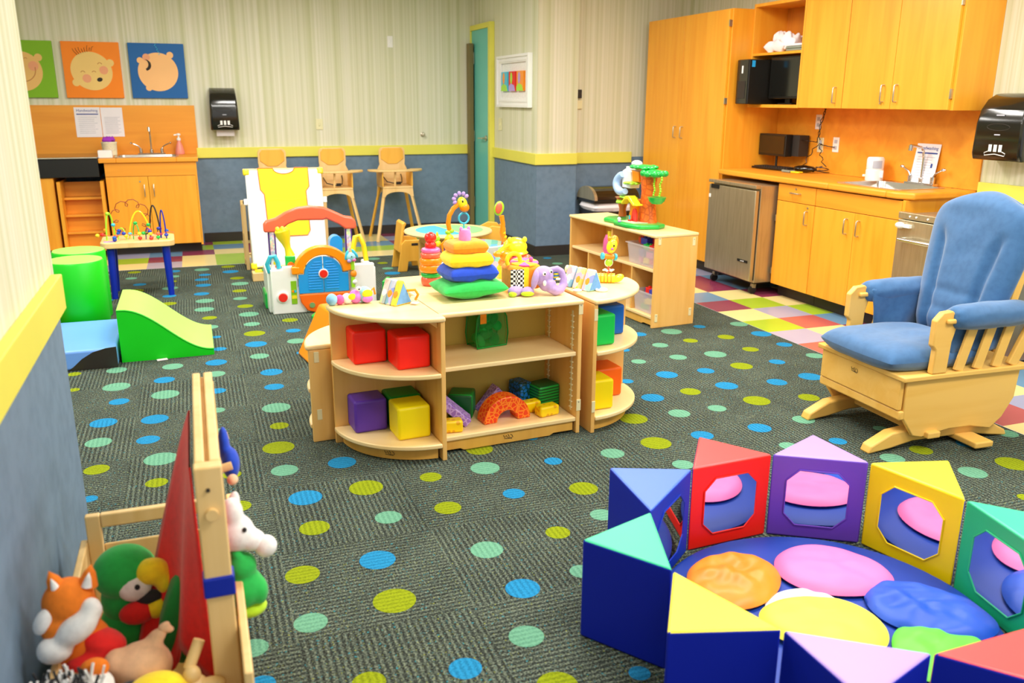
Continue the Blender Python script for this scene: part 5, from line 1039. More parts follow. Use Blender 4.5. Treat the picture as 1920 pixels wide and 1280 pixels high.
t=prismtoy('row of three printed cloth prisms on the right corner shelf',(1.672,3.690,ZT),0.36,[('cloth_b','cloth_sky'),('cloth_y','cloth_y2'),('cloth_s','cloth_sky')],0.062,w=0.095,h=0.098,d=0.054)
b=B(); b.torus((0.02,-0.17,0.006),0.024,0.006,MATS['toy_white']); b.build('teething_ring',t)
b=B(); b.torus((-0.07,-0.10,0.004),0.018,0.004,MATS['toy_white']); b.build('teething_ring',t)
b=B(); b.ell((0,0.04,0.075),(0.014,0.012,0.02),MATS['felt_cream']); b.build('ear',t)
t=prismtoy('single bundle of printed cloth prisms with an orange loop on the left corner shelf',(0.765,3.640,ZT),0.55,[('cloth_w','cloth_sky'),('cloth_b','cloth_sky'),('cloth_y2','cloth_sky')],0.036,w=0.105,h=0.105,d=0.034)
b=B(); b.tube([(0.02,-0.09,0.06),(0.045,-0.115,0.062),(0.058,-0.12,0.04),(0.05,-0.11,0.015)],0.006,MATS['felt_orange'],8); b.build('loop',t)
b=B(); b.box((0.03,-0.125,0.008),(0.025,0.03,0.002),'paper',rz=0.3); b.build('care_tag',t)
# plush caterpillar on the left corner shelf
t=thing('plush_caterpillar','small pastel plush bug lying on the far edge of the left corner shelf','plush toy',(0.600,3.665,ZT),0.12)
for x,r,m,n in((-0.085,0.026,'felt_sky','tail'),(-0.05,0.022,'felt_pink','segment'),(-0.018,0.024,'felt_white','segment'),(0.02,0.030,'toy_pink2','segment'),(0.062,0.036,'cloth_aqua','head')):
    if n and m=='toy_pink2': mat('toy_pink2','#ee82d8',0.8,'felt')
    if m=='cloth_aqua': mat('cloth_aqua','#9fd8e0',0.8,'felt')
    b=B(); b.ell((x,0,r*0.95),(r*0.95,r,r),MATS[m]); b.build(n,t)
b=B(); b.ell((0.0,-0.022,0.034),(0.018,0.008,0.014),MATS['felt_yellow']); b.ell((0.065,-0.034,0.044),(0.024,0.008,0.018),MATS['felt_yellow']); b.ell((0.065,-0.034,0.020),(0.024,0.008,0.016),MATS['toy_pink2']); b.build('wing_patch',t)
b=B(); b.ell((0.03,-0.02,0.066),(0.012,0.010,0.011),MATS['felt_white']); b.ell((0.03,-0.029,0.066),(0.004,0.003,0.004),MATS['felt_black']); b.build('eye',t)
b=B(); b.tube([(0.09,0,0.045),(0.105,0,0.06),(0.11,0,0.03)],0.005,MATS['felt_orange'],8); b.build('antenna',t)
# lion on a stalk (spring toy) right corner shelf
t=thing('lion_suction_toy','yellow and orange lion toy on a stalk with a green ball, right corner shelf','toy',(1.865,3.700,ZT),-0.1)
b=B()
b.tube([(-0.045,0.015,0.022),(0.03,-0.01,0.022)],0.024,MATS['toy_yellow'],14); b.ell((-0.045,0.015,0.022),0.024,MATS['toy_yellow']); b.build('body',t)
b=B()
for k in range(4): b.torus((-0.035+k*0.016,0.012-k*0.005,0.022),0.0245,0.003,MATS['toy_orange'],RZ(-0.32)@RY(PI/2))
b.build('stripes',t)
b=B(); b.ell((0.045,-0.02,0.024),(0.03,0.02,0.018),MATS['toy_yellow'],rot=(0,-.4,0)); b.build('foot',t)
b=B()
for a in range(6): b.ell((0.0+0.02*math.cos(a),0.02*math.sin(a),0.062),(0.011,0.006,0.005),MATS['toy_white'],rot=(0,0,a))
b.build('petals',t)
b=B(); b.cyl((0,0,0.04),(0,0,0.082),0.005,'toy_coral'); b.build('stalk',t)
b=B(); b.ell((0,0,0.100),(0.019,0.019,0.019),MATS['toy_lime']); b.torus((0,0,0.100),0.0195,0.003,MATS['toy_white'],RX(PI/2)); b.build('ball',t)
b=B(); b.cyl((-0.026,0,0.132),(0.026,0,0.126),0.013,'toy_orange'); b.build('chest',t,bevel=0.003)
for sx in(-1,1): b=B(); b.cyl((sx*0.026,0,0.129-sx*0.003),(sx*0.040,0,0.129-sx*0.004),0.017,'toy_cyan'); b.build('paw',t,bevel=0.004)
b=B(); b.ell((0.012,-0.004,0.180),(0.026,0.022,0.036),MATS['toy_yellow'],rot=(0,0.3,0)); b.build('head',t)
b=B(); b.ell((0.022,0.008,0.192),(0.026,0.018,0.040),MATS['toy_orange'],rot=(0,0.3,0)); b.ell((0.0,0.0,0.215),(0.01,0.008,0.012),MATS['toy_orange']); b.build('mane',t)
b=B(); b.ell((0.014,-0.026,0.185),(0.004,0.003,0.005),MATS['black']); b.ell((0.005,-0.028,0.170),(0.007,0.004,0.006),MATS['toy_pink']); b.build('face',t)
# ================================================================ BABY ACTIVITY SEAT behind the shelves
t=thing('baby_activity_seat','baby activity seat with a giraffe toy arch and printed blue cloth behind the shelves','baby seat',(1.60,4.93,0))
b=B(); b.lathe([(0.24,0.0),(0.26,0.02),(0.25,0.06),(0.12,0.12),(0.10,0.30),(0.10,0.33)],MATS['toy_white'],n=32); b.build('base',t)
b=B(); b.lathe([(0.10,0.33),(0.19,0.40),(0.235,0.50),(0.24,0.53),(0.225,0.53),(0.15,0.42),(0,0.41)],MATS['toy_white'],n=36); b.build('tray',t)
mat('gym_print','#8fd0e4',0.85,'rainbow',scale=16)
b=B(); b.lathe([(0.165,0.53),(0.172,0.62),(0.168,0.655),(0.155,0.66),(0.15,0.60),(0.13,0.5)],MATS['gym_print'],n=36); b.build('seat_cloth',t)
ox=-0.19
b=B(); b.lathe([(0.03,0.53),(0.026,0.58),(0.02,0.66)],MATS['toy_orange'],TR(ox,0,0)); b.ell((ox,-0.01,0.685),(0.030,0.02,0.042),MATS['toy_yellow']); b.ell((ox+0.004,-0.024,0.68),(0.014,0.01,0.028),MATS['toy_orange']); b.build('giraffe_body',t)
b=B(); b.ell((ox-0.004,0,0.735),(0.018,0.018,0.014),MATS['toy_lime']); b.ell((ox+0.014,0,0.742),(0.018,0.018,0.014),MATS['toy_lime']); b.build('bead',t)
b=B(); b.tube([(ox+0.005,0,0.745),(ox-0.003,0,0.79),(ox+0.005,0,0.835),(ox+0.03,0,0.875),(ox+0.07,0,0.905)],0.0145,MATS['toy_orange'],12); b.build('neck_arch',t)
hx=ox+0.085
b=B(); b.ell((hx,-0.006,0.905),(0.030,0.024,0.040),MATS['toy_yellow'],rot=(0,-0.35,0)); b.ell((hx+0.012,-0.01,0.880),(0.03,0.022,0.028),MATS['toy_orange']); b.build('giraffe_head',t)
b=B()
for a in range(30,211,36): q=math.radians(a); b.ell((hx-0.008+0.042*math.cos(q),0.0,0.928+0.036*math.sin(q)),(0.012,0.008,0.014),MATS['toy_lilac'],rot=(0,-q+PI/2,0),n=10,k=6)
b.build('mane',t)
b=B(); b.ell((hx-0.004,-0.028,0.918),(0.005,0.004,0.008),MATS['black']); b.build('eye',t)
b=B(); b.torus((hx+0.01,0,0.815),0.031,0.006,MATS['toy_cyan'],RX(PI/2)); b.cyl((hx+0.01,0,0.784),(hx+0.01,0,0.735),0.004,'toy_cyan'); b.build('hanging_ring',t)
b=B(); b.ell((hx+0.008,0,0.715),(0.018,0.014,0.024),MATS['toy_yellow']); b.ell((hx+0.012,0,0.69),(0.014,0.012,0.018),MATS['toy_lime']); b.build('hanging_toy',t)
b=B(); b.ell((ox-0.075,0,0.70),(0.02,0.01,0.02),MATS['toy_lime']); b.ell((ox-0.07,0,0.67),(0.02,0.012,0.02),MATS['toy_yellow']); b.ell((ox-0.072,0,0.725),(0.007,0.006,0.016),MATS['toy_yellow']); b.build('star_toy',t)
b=B(); b.tube([(ox,0,0.57),(ox-0.045,-0.02,0.62),(ox-0.05,-0.02,0.67),(ox-0.02,-0.02,0.695)],0.007,MATS['toy_orange'],8); b.tube([(ox+0.02,0,0.66),(ox+0.09,0,0.695)],0.007,MATS['toy_orange'],8); b.build('wire_loop',t)
rx=0.165
b=B(); b.lathe([(0.03,0.53),(0.026,0.58),(0.02,0.62)],MATS['toy_orange'],TR(rx,0,0)); b.ell((rx,0,0.645),(0.022,0.016,0.03),MATS['toy_brown']); b.build('side_animal',t)
b=B(); b.tube([(rx,0,0.66),(rx-0.015,0,0.72),(rx-0.01,0,0.77),(rx-0.02,0,0.82)],[0.018,0.018,0.014,0.016],MATS['toy_orange'],12); b.build('side_neck',t)
b=B(); b.ell((rx-0.004,0,0.69),(0.02,0.018,0.014),MATS['toy_yellow']); b.ell((rx-0.012,0,0.715),(0.019,0.018,0.014),MATS['toy_yellow']); b.build('side_bead',t)
b=B(); b.ell((rx-0.035,0,0.865),(0.032,0.012,0.045),MATS['toy_lime'],rot=(0,0.2,0)); b.ell((rx-0.04,-0.01,0.868),(0.022,0.010,0.034),MATS['toy_coral'],rot=(0,0.2,0)); b.build('side_paddle',t)
# ================================================================ PLASTIC PLAY HOUSE GATE
t=thing('activity_playhouse','white plastic play house gate with blue saloon doors and an orange-red arch','play house',(0.455,6.21,0),0.0)
def wallpart(P,y0,y1,m,n,bev=0.008):
    b=B(); b.prism(P,-y1,-y0,MATS[m],RX(PI/2)); return b.build(n,t,bevel=bev,seg=3)
wallpart([(0,0),(0.245,0),(0.245,0.10),(0.185,0.20),(0.185,0.345),(0.085,0.345),(0.08,0.325),(0,0.325)],0,0.05,'white_gloss','front_wall')
wallpart([(0.56,0),(0.745,0),(0.745,0.335),(0.60,0.335),(0.56,0.30)],0,0.05,'white_gloss','front_wall')
wallpart([(0.245,0),(0.56,0),(0.56,0.06),(0.245,0.06)],0.0,0.05,'white_gloss','front_wall')
b=B(); b.bb(-0.02,0.03,0.055,0.44,0.0,0.30,'white_gloss'); b.build('side_wall',t,bevel=0.012,seg=3)
b=B(); b.bb(-0.035,-0.005,0.20,0.44,0.0,0.12,'toy_green'); b.build('green_foot',t,bevel=0.01)
b=B(); b.bb(0.715,0.765,0.055,0.40,0.0,0.30,'white_gloss'); b.build('side_wall',t,bevel=0.012,seg=3)
# doors with arched tops and louvres
for s,x0,x1 in((-1,0.190,0.366),(1,0.370,0.548)):
    n=10; xc=0.368; 
    P=[(x0,0.145),(x1,0.145)]
    if s<0: P=[(0.190,0.145),(0.366,0.145)]+[(xc-0.135*math.sin(math.radians(90*i/n))-0.002,0.285+0.125*math.cos(math.radians(90*i/n))) for i in range(n+1)]+[(0.190,0.285)]
    else: P=[(0.548,0.145),(0.370,0.145)]+[(xc+0.135*math.sin(math.radians(90*i/n))+0.002,0.285+0.125*math.cos(math.radians(90*i/n))) for i in range(n+1)]+[(0.548,0.285)]
    d=wallpart(P,-0.022,-0.004,'toy_blue','door',0.004)
    b=B()
    for i in range(11):
        z=0.175+i*0.0195; hw=0.045
        if z>0.31: hw=0.045-(z-0.31)*0.35
        b.box((xc+s*(0.018+hw),-0.024,z),(hw*2,0.006,0.007),'toy_blue')
    b.build('louvres',d,bevel=0.002).parent=d
b=B(); b.cyl((0.368,-0.032,0.285),(0.368,-0.022,0.285),0.036,'white_gloss'); b.cyl((0.368,-0.04,0.285),(0.368,-0.031,0.285),0.029,'toy_red'); b.build('red_button',t,bevel=0.003)
b=B(); n=16
P=[(0.368+0.205*math.cos(math.radians(a)),0.30+0.185*math.sin(math.radians(a))) for a in range(0,181,10)]+[(0.368+0.14*math.cos(math.radians(a)),0.29+0.13*math.sin(math.radians(a))) for a in range(180,-1,-10)]
b.prism(P,-0.045,0.032,MATS['toy_orange'],RX(PI/2)); b.bb(0.145,0.20,-0.035,0.04,0.29,0.345,'toy_orange'); b.build('door_arch',t,bevel=0.008,seg=3)
b=B(); b.prism([(0.19,0.14),(0.56,0.14),(0.56,0.06),(0.50,0.02),(0.30,0.0),(0.24,0.02),(0.20,0.08)],-0.01,0.03,MATS['vinyl_orange'],TR(0,0,0)@RX(PI/2)); b.build('orange_threshold',t,bevel=0.008,seg=3)
b=B(); b.cyl((0.275,-0.037,0.06),(0.275,-0.029,0.06),0.02,'nickel'); b.build('speaker',t)
b=B(); b.cyl((0.075,-0.012,0.125),(0.075,0.01,0.125),0.042,'white'); b.build('dial_ring',t,bevel=0.003)
b=B(); b.cyl((0.075,-0.022,0.125),(0.075,-0.011,0.125),0.032,'toy_red'); b.build('dial',t,bevel=0.004)
mat('panel_green','#8ac41c',0.4)
b=B(); b.bb(0.135,0.175,-0.006,0.001,0.07,0.24,'panel_green'); b.build('picture_panel',t,bevel=0.002)
b=B(); b.cyl((0.148,-0.012,0.165),(0.148,-0.006,0.165),0.009,'toy_orange'); b.cyl((0.163,-0.012,0.165),(0.163,-0.006,0.165),0.010,'toy_cyan'); b.build('flowers',t)
b=B(); b.bb(0.137,0.173,-0.009,-0.0055,0.11,0.135,'toy_yellow'); b.build('yellow_strip',t)
# rear posts and arch
mat('bead_print','#f2d8e8',0.5,'rainbow',scale=55)
for x in(0.055,0.625):
    b=B(); b.bb(x-0.028,x+0.028,0.36,0.385,0.30,0.575,'toy_purple'); b.build('post',t,bevel=0.004)
    b=B(); b.bb(x-0.016,x+0.016,0.352,0.3595,0.36,0.55,'bead_print'); b.build('bead_window',t)
b=B()
top=[(0.0,0.60)]+[(0.0+0.04*i,0.60+0.02*i/1) for i in range(0,3)]
up_=[(0.0,0.605),(0.02,0.63),(0.09,0.648),(0.16,0.69),(0.25,0.722),(0.35,0.732),(0.45,0.718),(0.54,0.675),(0.60,0.645),(0.655,0.635),(0.685,0.60)]
lo=[(0.685,0.545),(0.60,0.545),(0.55,0.585),(0.46,0.63),(0.44,0.62),(0.38,0.622),(0.25,0.625),(0.18,0.60),(0.11,0.545),(0.0,0.545)]
b.prism(up_+lo,-0.41,-0.34,MATS['toy_coral'],RX(PI/2)); b.build('roof_arch',t,bevel=0.014,seg=3)
b=B(); b.bb(0.30,0.36,0.35,0.41,0.64,0.655,'toy_yellow'); b.build('roof_clip',t,bevel=0.003)
b=B(); b.lathe([(0.0,0.0),(0.035,0.0),(0.028,0.03),(0.022,0.06),(0.03,0.10),(0.05,0.15),(0.055,0.19),(0.048,0.20),(0,0.19)],MATS['toy_yellow'],TR(0.155,0.10,0.405)@RY(-0.25)); b.build('funnel',t)
b=B()
for a in range(5): q=a*1.257; b.ell((0.105+0.032*math.cos(q),0.10+0.032*math.sin(q),0.60),(0.016,0.014,0.018),MATS['toy_yellow'],n=12,k=8)
b.build('funnel_rim',t)
b=B(); b.bb(0.115,0.185,0.055,0.10,0.26,0.41,'toy_green'); b.build('green_post',t,bevel=0.005)
b=B(); b.cyl((0.15,0.048,0.345),(0.15,0.055,0.345),0.024,'vinyl_orange'); b.build('orange_disc',t,bevel=0.002)
b=B(); b.tube([(0.0,0.06,0.30),(-0.015,0.05,0.36),(0.01,0.04,0.415),(0.04,0.04,0.42),(0.06,0.04,0.37),(0.065,0.04,0.33)],0.017,MATS['toy_cyan'],10); b.build('phone_handset',t)
b=B(); b.prism([(0.01,0.32),(0.07,0.32),(0.065,0.40),(0.04,0.42),(0.015,0.40)],-0.06,-0.04,MATS['white_gloss'],RX(PI/2)); b.build('phone_box',t,bevel=0.004)
b=B(); b.cyl((0.04,0.037,0.37),(0.04,0.041,0.37),0.012,'toy_yellow'); b.cyl((0.05,0.037,0.345),(0.05,0.041,0.345),0.011,'toy_coral'); b.build('phone_keys',t)
b=B(); P=[(0.44,0.40),(0.53,0.40),(0.53,0.47)]+[(0.485+0.048*math.cos(math.radians(a)),0.47+0.05*math.sin(math.radians(a))) for a in range(0,181,20)]
b.prism(P,-0.30,-0.20,MATS['toy_blue'],TR(0.02,0,0)@RX(PI/2)); b.build('mailbox',t,bevel=0.012,seg=3)
b=B(); b.bb(0.49,0.53,0.22,0.28,0.0,0.40,'white_gloss'); b.build('mailbox_post',t)
b=B(); b.tube([(0.60,0.10,0.33),(0.61,0.10,0.43),(0.63,0.10,0.52),(0.66,0.10,0.53),(0.69,0.10,0.46),(0.705,0.10,0.34)],0.019,MATS['toy_yellow'],10); b.build('yellow_grip',t)
# soft doll clipped on the right post of the gate and green slide feet
b=B(); b.ell((0.570,-0.03,0.395),(0.035,0.025,0.035),MATS['cloth_aqua']); b.ell((0.555,-0.045,0.37),(0.015,0.012,0.014),MATS['toy_lilac']); b.ell((0.59,-0.045,0.375),(0.015,0.012,0.012),MATS['toy_pink']); b.build('doll_head',t)
b=B(); b.ell((0.54,-0.03,0.41),(0.012,0.01,0.038),MATS['toy_cyan'],rot=(0,0.3,0)); b.ell((0.60,-0.03,0.42),(0.012,0.01,0.04),MATS['toy_cyan'],rot=(0,-.6,0)); b.build('doll_ears',t)
b=B(); b.ell((0.572,-0.058,0.402),(0.004,0.004,0.005),MATS['black']); b.build('doll_eye',t)
b=B(); b.cyl((0.58,-0.02,0.36),(0.58,-0.02,0.30),0.016,'toy_lime'); b.ell((0.585,-0.025,0.27),(0.024,0.018,0.028),MATS['toy_orange']); b.cyl((0.58,-0.02,0.25),(0.58,-0.02,0.17),0.015,'toy_lime'); b.ell((0.59,-0.03,0.21),(0.018,0.014,0.018),MATS['toy_white']); b.build('doll_body',t)
t2=thing('green_toy_foot','bright green plastic toy slide end sticking out right of the play house','toy',(1.34,6.50,0),-0.4)
b=B(); b.prism([(0,0),(0.30,0),(0.30,0.015),(0.16,0.05),(0.02,0.14),(0,0.14)],-0.08,0.08,MATS['toy_green'],RX(PI/2)); b.build('slide',t2,bevel=0.01,seg=3)
b=B(); b.bb(-0.01,0.02,-0.09,0.09,0.0,0.15,'toy_green'); b.build('end_wall',t2,bevel=0.006)
t2=thing('green_base_toy','round green and lime plastic toy on the carpet before the play house doors','toy',(0.83,6.02,0))
b=B(); b.lathe([(0.13,0),(0.13,0.02),(0.10,0.04),(0,0.045)],MATS['toy_green'],Matrix.Diagonal((1,0.7,1,1))); b.build('base',t2); b=B(); b.ell((0.09,0.0,0.08),(0.075,0.06,0.06),MATS['toy_lime']); b.build('dome',t2)
t2=thing('orange_toy_ramp','orange plastic toy ramp on the carpet left of the lower corner shelf','toy',(0.57,5.02,0),0.15)
b=B(); b.prism([(-0.05,0),(0.30,0),(0.30,0.30),(0.10,0.30),(0.0,0.10)],-0.14,0.14,MATS['toy_orange'],RX(PI/2)); b.build('ramp',t2,bevel=0.015,seg=3)
b=B(); b.bb(0.0,0.28,-0.15,-0.14,0.05,0.08,'vinyl_orange'); b.build('rib',t2)
# ================================================================ FOAM CLIMBING SHAPES AT LEFT
mat('foam_green','#04cf10',0.42);mat('foam_lime','#a4ea66',0.4);mat('foam_blue','#6fa4f4',0.4);mat('foam_dark','#2b2620',0.4)
def cylinder(label,x,y):
    t=thing('foam_cylinder',label,'foam block',(x,y,0),0,'green foam cylinders')
    b=B(); b.lathe([(0.165,0.0),(0.172,0.01),(0.172,0.465),(0.165,0.475)],MATS['foam_green'],n=48); b.build('side',t)
    b=B(); b.lathe([(0.166,0.4752),(0.163,0.480),(0,0.481)],MATS['foam_lime'],n=48); b.build('top',t)
cylinder('tall green foam cylinder with a pale top, the nearer of two by the near wall',-0.78,6.20)
cylinder('tall green foam cylinder with a pale top, the farther of two, mostly hidden',-0.80,6.60)
t=thing('foam_ramp','green foam wave ramp with a pale lime top on the carpet','foam block',(-0.49,5.31,0),0.0)
P=[]
for i in range(25):
    u=i/24; P.append((0.515*u,0.035+0.275*(0.5+0.5*math.cos(PI*min(1,max(0,(u-0.04)/0.96))))))
b=B(); b.prism([(0,0)]+[(0.515,0)]+list(reversed(P)),-0.60,0.0,MATS['foam_green'],RX(PI/2)); b.build('core',t)
b=B(); Q=[(x,z+0.0008) for x,z in P]+[(x,z+0.005) for x,z in reversed(P)]
b.prism(Q,-0.60,0.0,MATS['foam_lime'],RX(PI/2)); b.build('top_cover',t,smooth=True,ang=30)
b=B(); b.tube([(x,-0.001,z+0.003) for x,z in P],0.004,MATS['foam_green'],6); b.build('piping',t)
b=B(); b.box((0.0,0,0.004),(0.06,0.03,0.006),'paper'); o=b.build('paper_tag',bevel=0.002); o.location=(-0.27,5.285,0); o.rotation_euler=(0,0,0.2); tag(o,'small white tag sticking out under the front edge of the green foam ramp','tag')
t=thing('foam_mat','low blue foam mat with a black wavy side beside the green ramp','foam mat',(-0.83,5.55,0))
b=B(); b.bb(-0.45,0.325,-0.32,0.42,0.0,0.115,'foam_blue'); b.build('mat',t,bevel=0.015,seg=3)
b=B(); b.prism([(0.06,0.002),(0.325,0.002),(0.325,0.122),(0.27,0.118),(0.20,0.10),(0.14,0.065),(0.09,0.02)],-0.004,0.004,MATS['foam_dark'],TR(0,-0.323,0)@RX(PI/2)); b.build('black_wave',t)
t=thing('red_wagon','red and orange toy glimpsed between the near wall and the foam cylinders','toy',(-1.04,6.05,0))
b=B(); b.bb(-0.12,0.08,-0.12,0.12,0.04,0.30,'vinyl_orange'); b.build('body',t,bevel=0.02); b=B(); b.bb(-0.12,0.085,-0.10,0.10,0.30,0.38,'vinyl_red'); b.build('rim',t,bevel=0.02)
# ================================================================ BEAD MAZE TABLE
t=thing('bead_maze_table','small bead maze table with blue legs and looping wires before the back sink','activity table',(-0.45,7.30,0),0.02)
b=B(); 
def rrect(w,d,r,n=6): 
    P=[]
    for cx,cy,a in((w/2-r,d/2-r,0),(-w/2+r,d/2-r,90),(-w/2+r,-d/2+r,180),(w/2-r,-d/2+r,270)):
        for i in range(n+1): q=math.radians(a+90*i/n); P.append((cx+r*math.cos(q),cy+r*math.sin(q)))
    return P
b.prism(rrect(0.53,0.40,0.06),0.395,0.44,MATS['pine']); b.build('tabletop',t,bevel=0.006,seg=3)
for sx in(-1,1):
    for sy in(-1,1):
        b=B(); b.cyl((sx*0.205,sy*0.15,0.0),(sx*0.195,sy*0.14,0.394),0.022,'vinyl_dblue',r2=0.029); b.build('leg',t)
def wire(P,m,beads=(),r=0.0035):
    b=B(); b.tube(P,r,MATS[m],7); b.build('wire',t)
    for f,mm_ in beads:
        i=f*(len(P)-1); k=int(i); q=Vector(P[k]).lerp(Vector(P[min(k+1,len(P)-1)]),i-k); b=B(); b.ell(q,(0.016,0.016,0.014),MATS[mm_],n=12,k=8); b.build('bead',t)
zt=0.44
S=lambda pts,n=8:[tuple(Vector(pts[i]).lerp(Vector(pts[i+1]),j/n)) for i in range(len(pts)-1) for j in range(n)]+[pts[-1]]
def arch(x0,y0,x1,y1,h,n=14,pw=1.0): return [(x0+(x1-x0)*i/n,y0+(y1-y0)*i/n,zt+h*math.sin(PI*i/n)**pw) for i in range(n+1)]
wire(arch(-0.22,-0.05,-0.16,-0.02,0.21,pw=0.5),'toy_lime',[(0.9,'toy_cyan'),(0.4,'toy_lime')],0.006)
wire([(-0.02+0.12*math.sin(2*PI*i/60)-0.02+0.028*math.cos(9*2*PI*i/60),0.08,zt+0.13-0.12*math.cos(2*PI*i/60)+0.028*math.sin(9*2*PI*i/60)+0.02) for i in range(4,57)],'wire_brown',[],0.0034)
wire(arch(-0.06,0.0,0.10,0.0,0.21,pw=0.6),'toy_yellow',[(0.95,'toy_red'),(0.9,'toy_green'),(1.0,'toy_coral'),(0.03,'toy_cyan')],0.006)
wire(arch(0.09,0.05,0.17,-0.02,0.25,pw=0.6),'trim_dark',[(0.98,'vinyl_red'),(0.95,'toy_red')],0.006)
wire(arch(0.17,-0.05,0.21,-0.10,0.22,pw=0.5),'vinyl_dblue',[(0.98,'toy_dblue')],0.005)
wire(arch(-0.14,-0.03,-0.08,-0.05,0.09,pw=0.5),'toy_lime',[(0.1,'vinyl_blue'),(0.2,'toy_dblue'),(0.95,'toy_yellow')],0.005)
wire(arch(-0.03,-0.06,0.02,-0.12,0.13,pw=0.5),'toy_green',[(0.5,'toy_green'),(0.98,'toy_red'),(0.94,'toy_yellow')],0.004)
wire(arch(0.06,-0.08,0.10,-0.13,0.09,pw=0.5),'vinyl_purple',[(0.1,'vinyl_dgreen'),(0.98,'toy_red'),(0.9,'toy_yellow'),(0.82,'toy_dblue')],0.004)
wire([(-0.27,-0.02,zt+0.06)]+[(-0.27+0.54*i/20,-0.02+0.04*math.sin(i),zt+0.06+0.012*math.sin(i*0.9)) for i in range(21)],'vinyl_red',[(0.12,'toy_orange'),(0.8,'toy_dblue'),(0.9,'vinyl_blue')],0.0025)
wire([(-0.29+0.56*i/20,-0.10,zt+0.045+0.01*math.sin(i*1.1)) for i in range(21)],'toy_coral',[(0.02,'toy_yellow'),(0.08,'toy_red'),(0.25,'toy_brown'),(0.35,'toy_dblue'),(0.6,'toy_green')],0.0025)
wire([(-0.16,-0.14,zt),(-0.16,-0.14,zt+0.03)],'trim_dark',[(0.5,'toy_dblue'),(1,'vinyl_blue')],0.003); wire([(0.15,-0.12,zt),(0.15,-0.12,zt+0.09)],'trim_dark',[(0.2,'toy_green'),(0.5,'toy_coral')],0.003)
b=B(); 
for k,y in enumerate((-0.11,-0.13,-0.15)): b.box((-0.20,y,zt+0.0012),(0.08,0.008,0.002),'toy_lilac'); 
b.build('painted_lines',t); b=B()
for k,y in enumerate((-0.11,-0.13)): b.box((0.20,y,zt+0.0012),(0.07,0.008,0.002),'toy_lime')
b.build('painted_lines',t)
# ================================================================ BLUE GLIDER CHAIR (faces -x)
t=thing('glider_rocking_chair','blue cushioned wooden glider rocking chair on the carpet beside the tiles','rocking chair',(3.10,2.97,0),-0.04)
W2=0.275
mat('gwood','#efbe62',0.42,'wood',col2='#e6b04e',scale=0.7,axis='x')
def gb(a,c,w,h,n,bev=0.006,upv=(0,0,1)):
    b=B(); b.bar(a,c,w,h,'gwood',upv=upv); return b.build(n,t,bevel=bev)
# feet
for y in(-0.215,0.215):
    P=[(-0.40,0.0),(-0.385,-0.0),(-0.28,0.012),(-0.16,0.035),(0.16,0.035),(0.28,0.012),(0.36,0.0),(0.385,0.0),(0.37,0.028),(0.28,0.075),(0.18,0.095),(-0.18,0.095),(-0.28,0.085),(-0.385,0.035)]
    b=B(); b.prism(P,-0.03,0.03,MATS['gwood'],TR(0,y,0)@RX(PI/2)); b.build('foot',t,bevel=0.008,seg=3)
gb((-0.10,-0.30,0.075),(-0.10,0.30,0.075),0.07,0.03,'cross_rail'); gb((0.12,-0.37,0.03),(0.12,0.30,0.03),0.10,0.028,'cross_rail')
# sides of the box
for s in(-1,1):
    P=[(-0.265,0.335),(-0.265,0.165),(-0.20,0.075),(-0.15,0.062),(0.0,0.085),(0.12,0.085),(0.24,0.06),(0.30,0.11),(0.355,0.20),(0.365,0.335)]
    b=B(); b.prism(P,-0.011,0.011,MATS['gwood'],TR(0,s*(W2-0.01),0)@RX(PI/2)); b.build('side_panel',t,bevel=0.006,seg=3)
b=B(); b.bb(-0.29,-0.268,-W2+0.01,W2-0.01,0.20,0.335,'gwood'); b.build('front_board',t,bevel=0.004)
b=B(); b.bb(-0.285,-0.25,-W2+0.0,W2-0.0,0.155,0.198,'gwood'); b.build('lower_board',t,bevel=0.008,seg=3)
b=B(); b.bb(-0.30,0.40,-W2-0.02,W2+0.02,0.336,0.360,'gwood'); b.build('seat_frame',t,bevel=0.006,seg=3)
emblem(t,0,0,0,TR(-0.2905,0.03,0.30)@FX)
